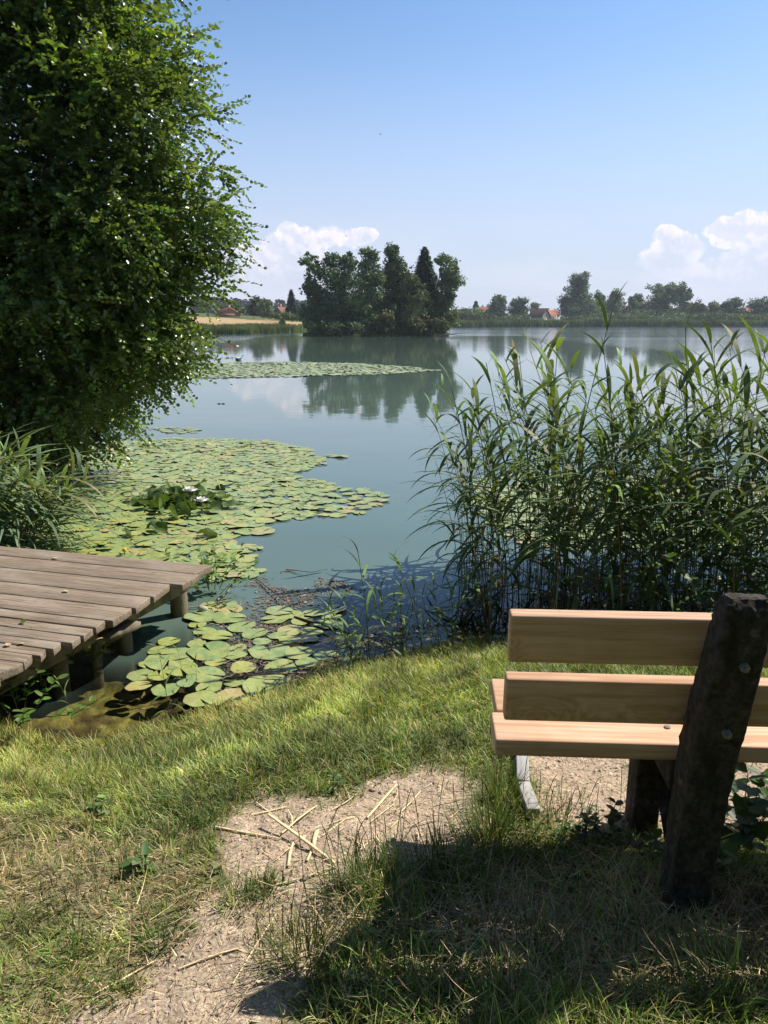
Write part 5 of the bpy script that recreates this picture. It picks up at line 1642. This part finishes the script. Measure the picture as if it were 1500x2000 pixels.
# floating litter of dead leaves and reed bits near the bank
LIT = [(380, 1180), (560, 1110), (720, 1150), (960, 1130), (1000, 1240), (1560, 1250), (1560, 1130), (1100, 1110), (1000, 1240), (850, 1260), (700, 1280), (600, 1330), (430, 1360), (380, 1260)]
W = np.array([at_z(a, b)[:2] for a, b in LIT]); lo, hi = W.min(0), W.max(0)
P = lo + rng.random((26000, 2)) * (hi - lo); sd_ = poly_sd(P[:, 0], P[:, 1], [tuple(v) for v in W])
nz = fbm(P[:, 0] * 2.6, P[:, 1] * 2.6, 88); k = (sd_ > 0) & (nz > 0.47 + 0.1 * rng.random(len(P))); P = P[k]; n = len(P)
mb = MB()
D = rand_unit(n); D[:, 2] = 0; leaves(mb, np.concatenate([P, np.full((n, 1), .004) + rng.random((n, 1)) * .003], -1), D, np.tile([0, 0, 1.0], (n, 1)) + rand_unit(n) * 0.12, rng.uniform(.012, .05, n), rng.uniform(.004, .016, n), tint((0.17, 0.13, 0.095), n, 0.35, 0.08))
tag(mb.build('floating_litter', M['litter']), 'brown dead leaf and reed litter floating near the bank', 'litter', kind='stuff')
for (pp, r_, lab) in [([(575, 1205), (625, 1218), (690, 1240)], .009, 'dark bent branch floating by the near lily pads'), ([(500, 1130), (545, 1165), (560, 1175)], .005, 'thin sunken twig in open water'),
                      ([(425, 1172), (452, 1148), (462, 1145)], .006, 'pale twig sticking up beside the jetty corner'), ([(455, 1195), (470, 1180), (468, 1172)], .004, 'short forked pale twig near the jetty corner'),
                      ([(360, 1188), (420, 1178), (452, 1168)], .005, 'straw coloured stem floating past the end post'), ([(440, 1325), (520, 1316), (600, 1318)], .006, 'brown reed stem lying across the near pads'),
                      ([(560, 1112), (610, 1118), (640, 1112)], .003, 'fine twig floating in open water beyond the litter')]:
    Q = [at_z(x, y, 0.012 + 0.02 * i) for i, (x, y) in enumerate(pp)]; o_ = Q[0].copy()
    mb = MB(); limb(mb, [q - o_ for q in Q], r_, r_ * .5, 6, (0.30, 0.24, 0.17) if 'pale' in lab or 'straw' in lab else (0.10, 0.075, 0.05), wob=0.003)
    tag(mb.build('twig', M['twig'], loc=o_), lab, 'twig', 'twigs on the water')
mb = MB(); ellipsoid(mb, (0, 0, .02), (.035, .025, .025), (0.45, 0.43, 0.38)); p = at_z(397, 1195)
tag(mb.build('stone', M['chip'], loc=(p[0], p[1], 0), smooth=True), 'pale rounded stone breaking the water beside the end post', 'stone')
# clover head on the bank
p = at_z(963, 1281, 0.15); mb = MB(); ellipsoid(mb, (0, 0, .0), (.012, .012, .011), (0.62, 0.5, 0.45)); mb.tube([(0, 0, -.09), (0, 0, 0)], .0015, 4, (0.1, 0.15, 0.04))
tag(mb.build('clover_flower', M['weed'], loc=(p[0], p[1], gz(p[0], p[1]) + .08)), 'single pale clover head on the bank left of the bench', 'flower')
p = at_z(1338, 1880, 0.46); mb = MB(); leaves(mb, np.zeros((1, 3)), np.array([[1, -.3, .1]]), np.array([[0.1, 0.2, 1.0]]), np.array([0.04]), np.array([0.018]), np.array([[0.5, 0.24, 0.12]]))
tag(mb.build('dry_leaf', M['litter'], loc=(p[0], p[1], gz(p[0], p[1]) + 0.03)), 'orange brown dry leaf in the shade below the post foot', 'dry leaf')

# ------------------------------------------------------------------ added hedge behind the viewer, out of view, cuts light on camera-facing sides
n = 60000
P = np.stack([rng.uniform(-26, 26, n), rng.uniform(-8.5, -6.0, n), rng.random(n) * 7.5 * (0.75 + 0.35 * 1)], -1)
P[:, 2] *= 0.8 + 0.4 * fbm(P[:, 0] * 0.4, P[:, 1] * 0.4, 5)
mb = MB(); leaves(mb, P + [0, 0, .4], rand_unit(n), rand_unit(n) + np.array([0, 0, .6]), np.full(n, .26), np.full(n, .2), tint((0.06, 0.10, 0.03), n, 0.2))
tag(mb.build('hedge', M['far_leaf']), 'added unseen hedge behind the camera, darkening the shaded side of the bench', 'hedge', kind='stuff')

# ------------------------------------------------------------------ summer haze
mh, g, out = mat('haze_air')
v = g.n('ShaderNodeVolumePrincipled')
v.inputs['Color'].default_value = (0.80, 0.87, 1.0, 1)
v.inputs['Density'].default_value = 0.00019
v.inputs['Anisotropy'].default_value = 0.2
g.l(v.outputs[0], out.inputs['Volume'])
mb = MB(); mb.box(-620, 620, -620, 720, -4, 40)
ho = mb.build('haze', mh); tag(ho, kind='stuff')
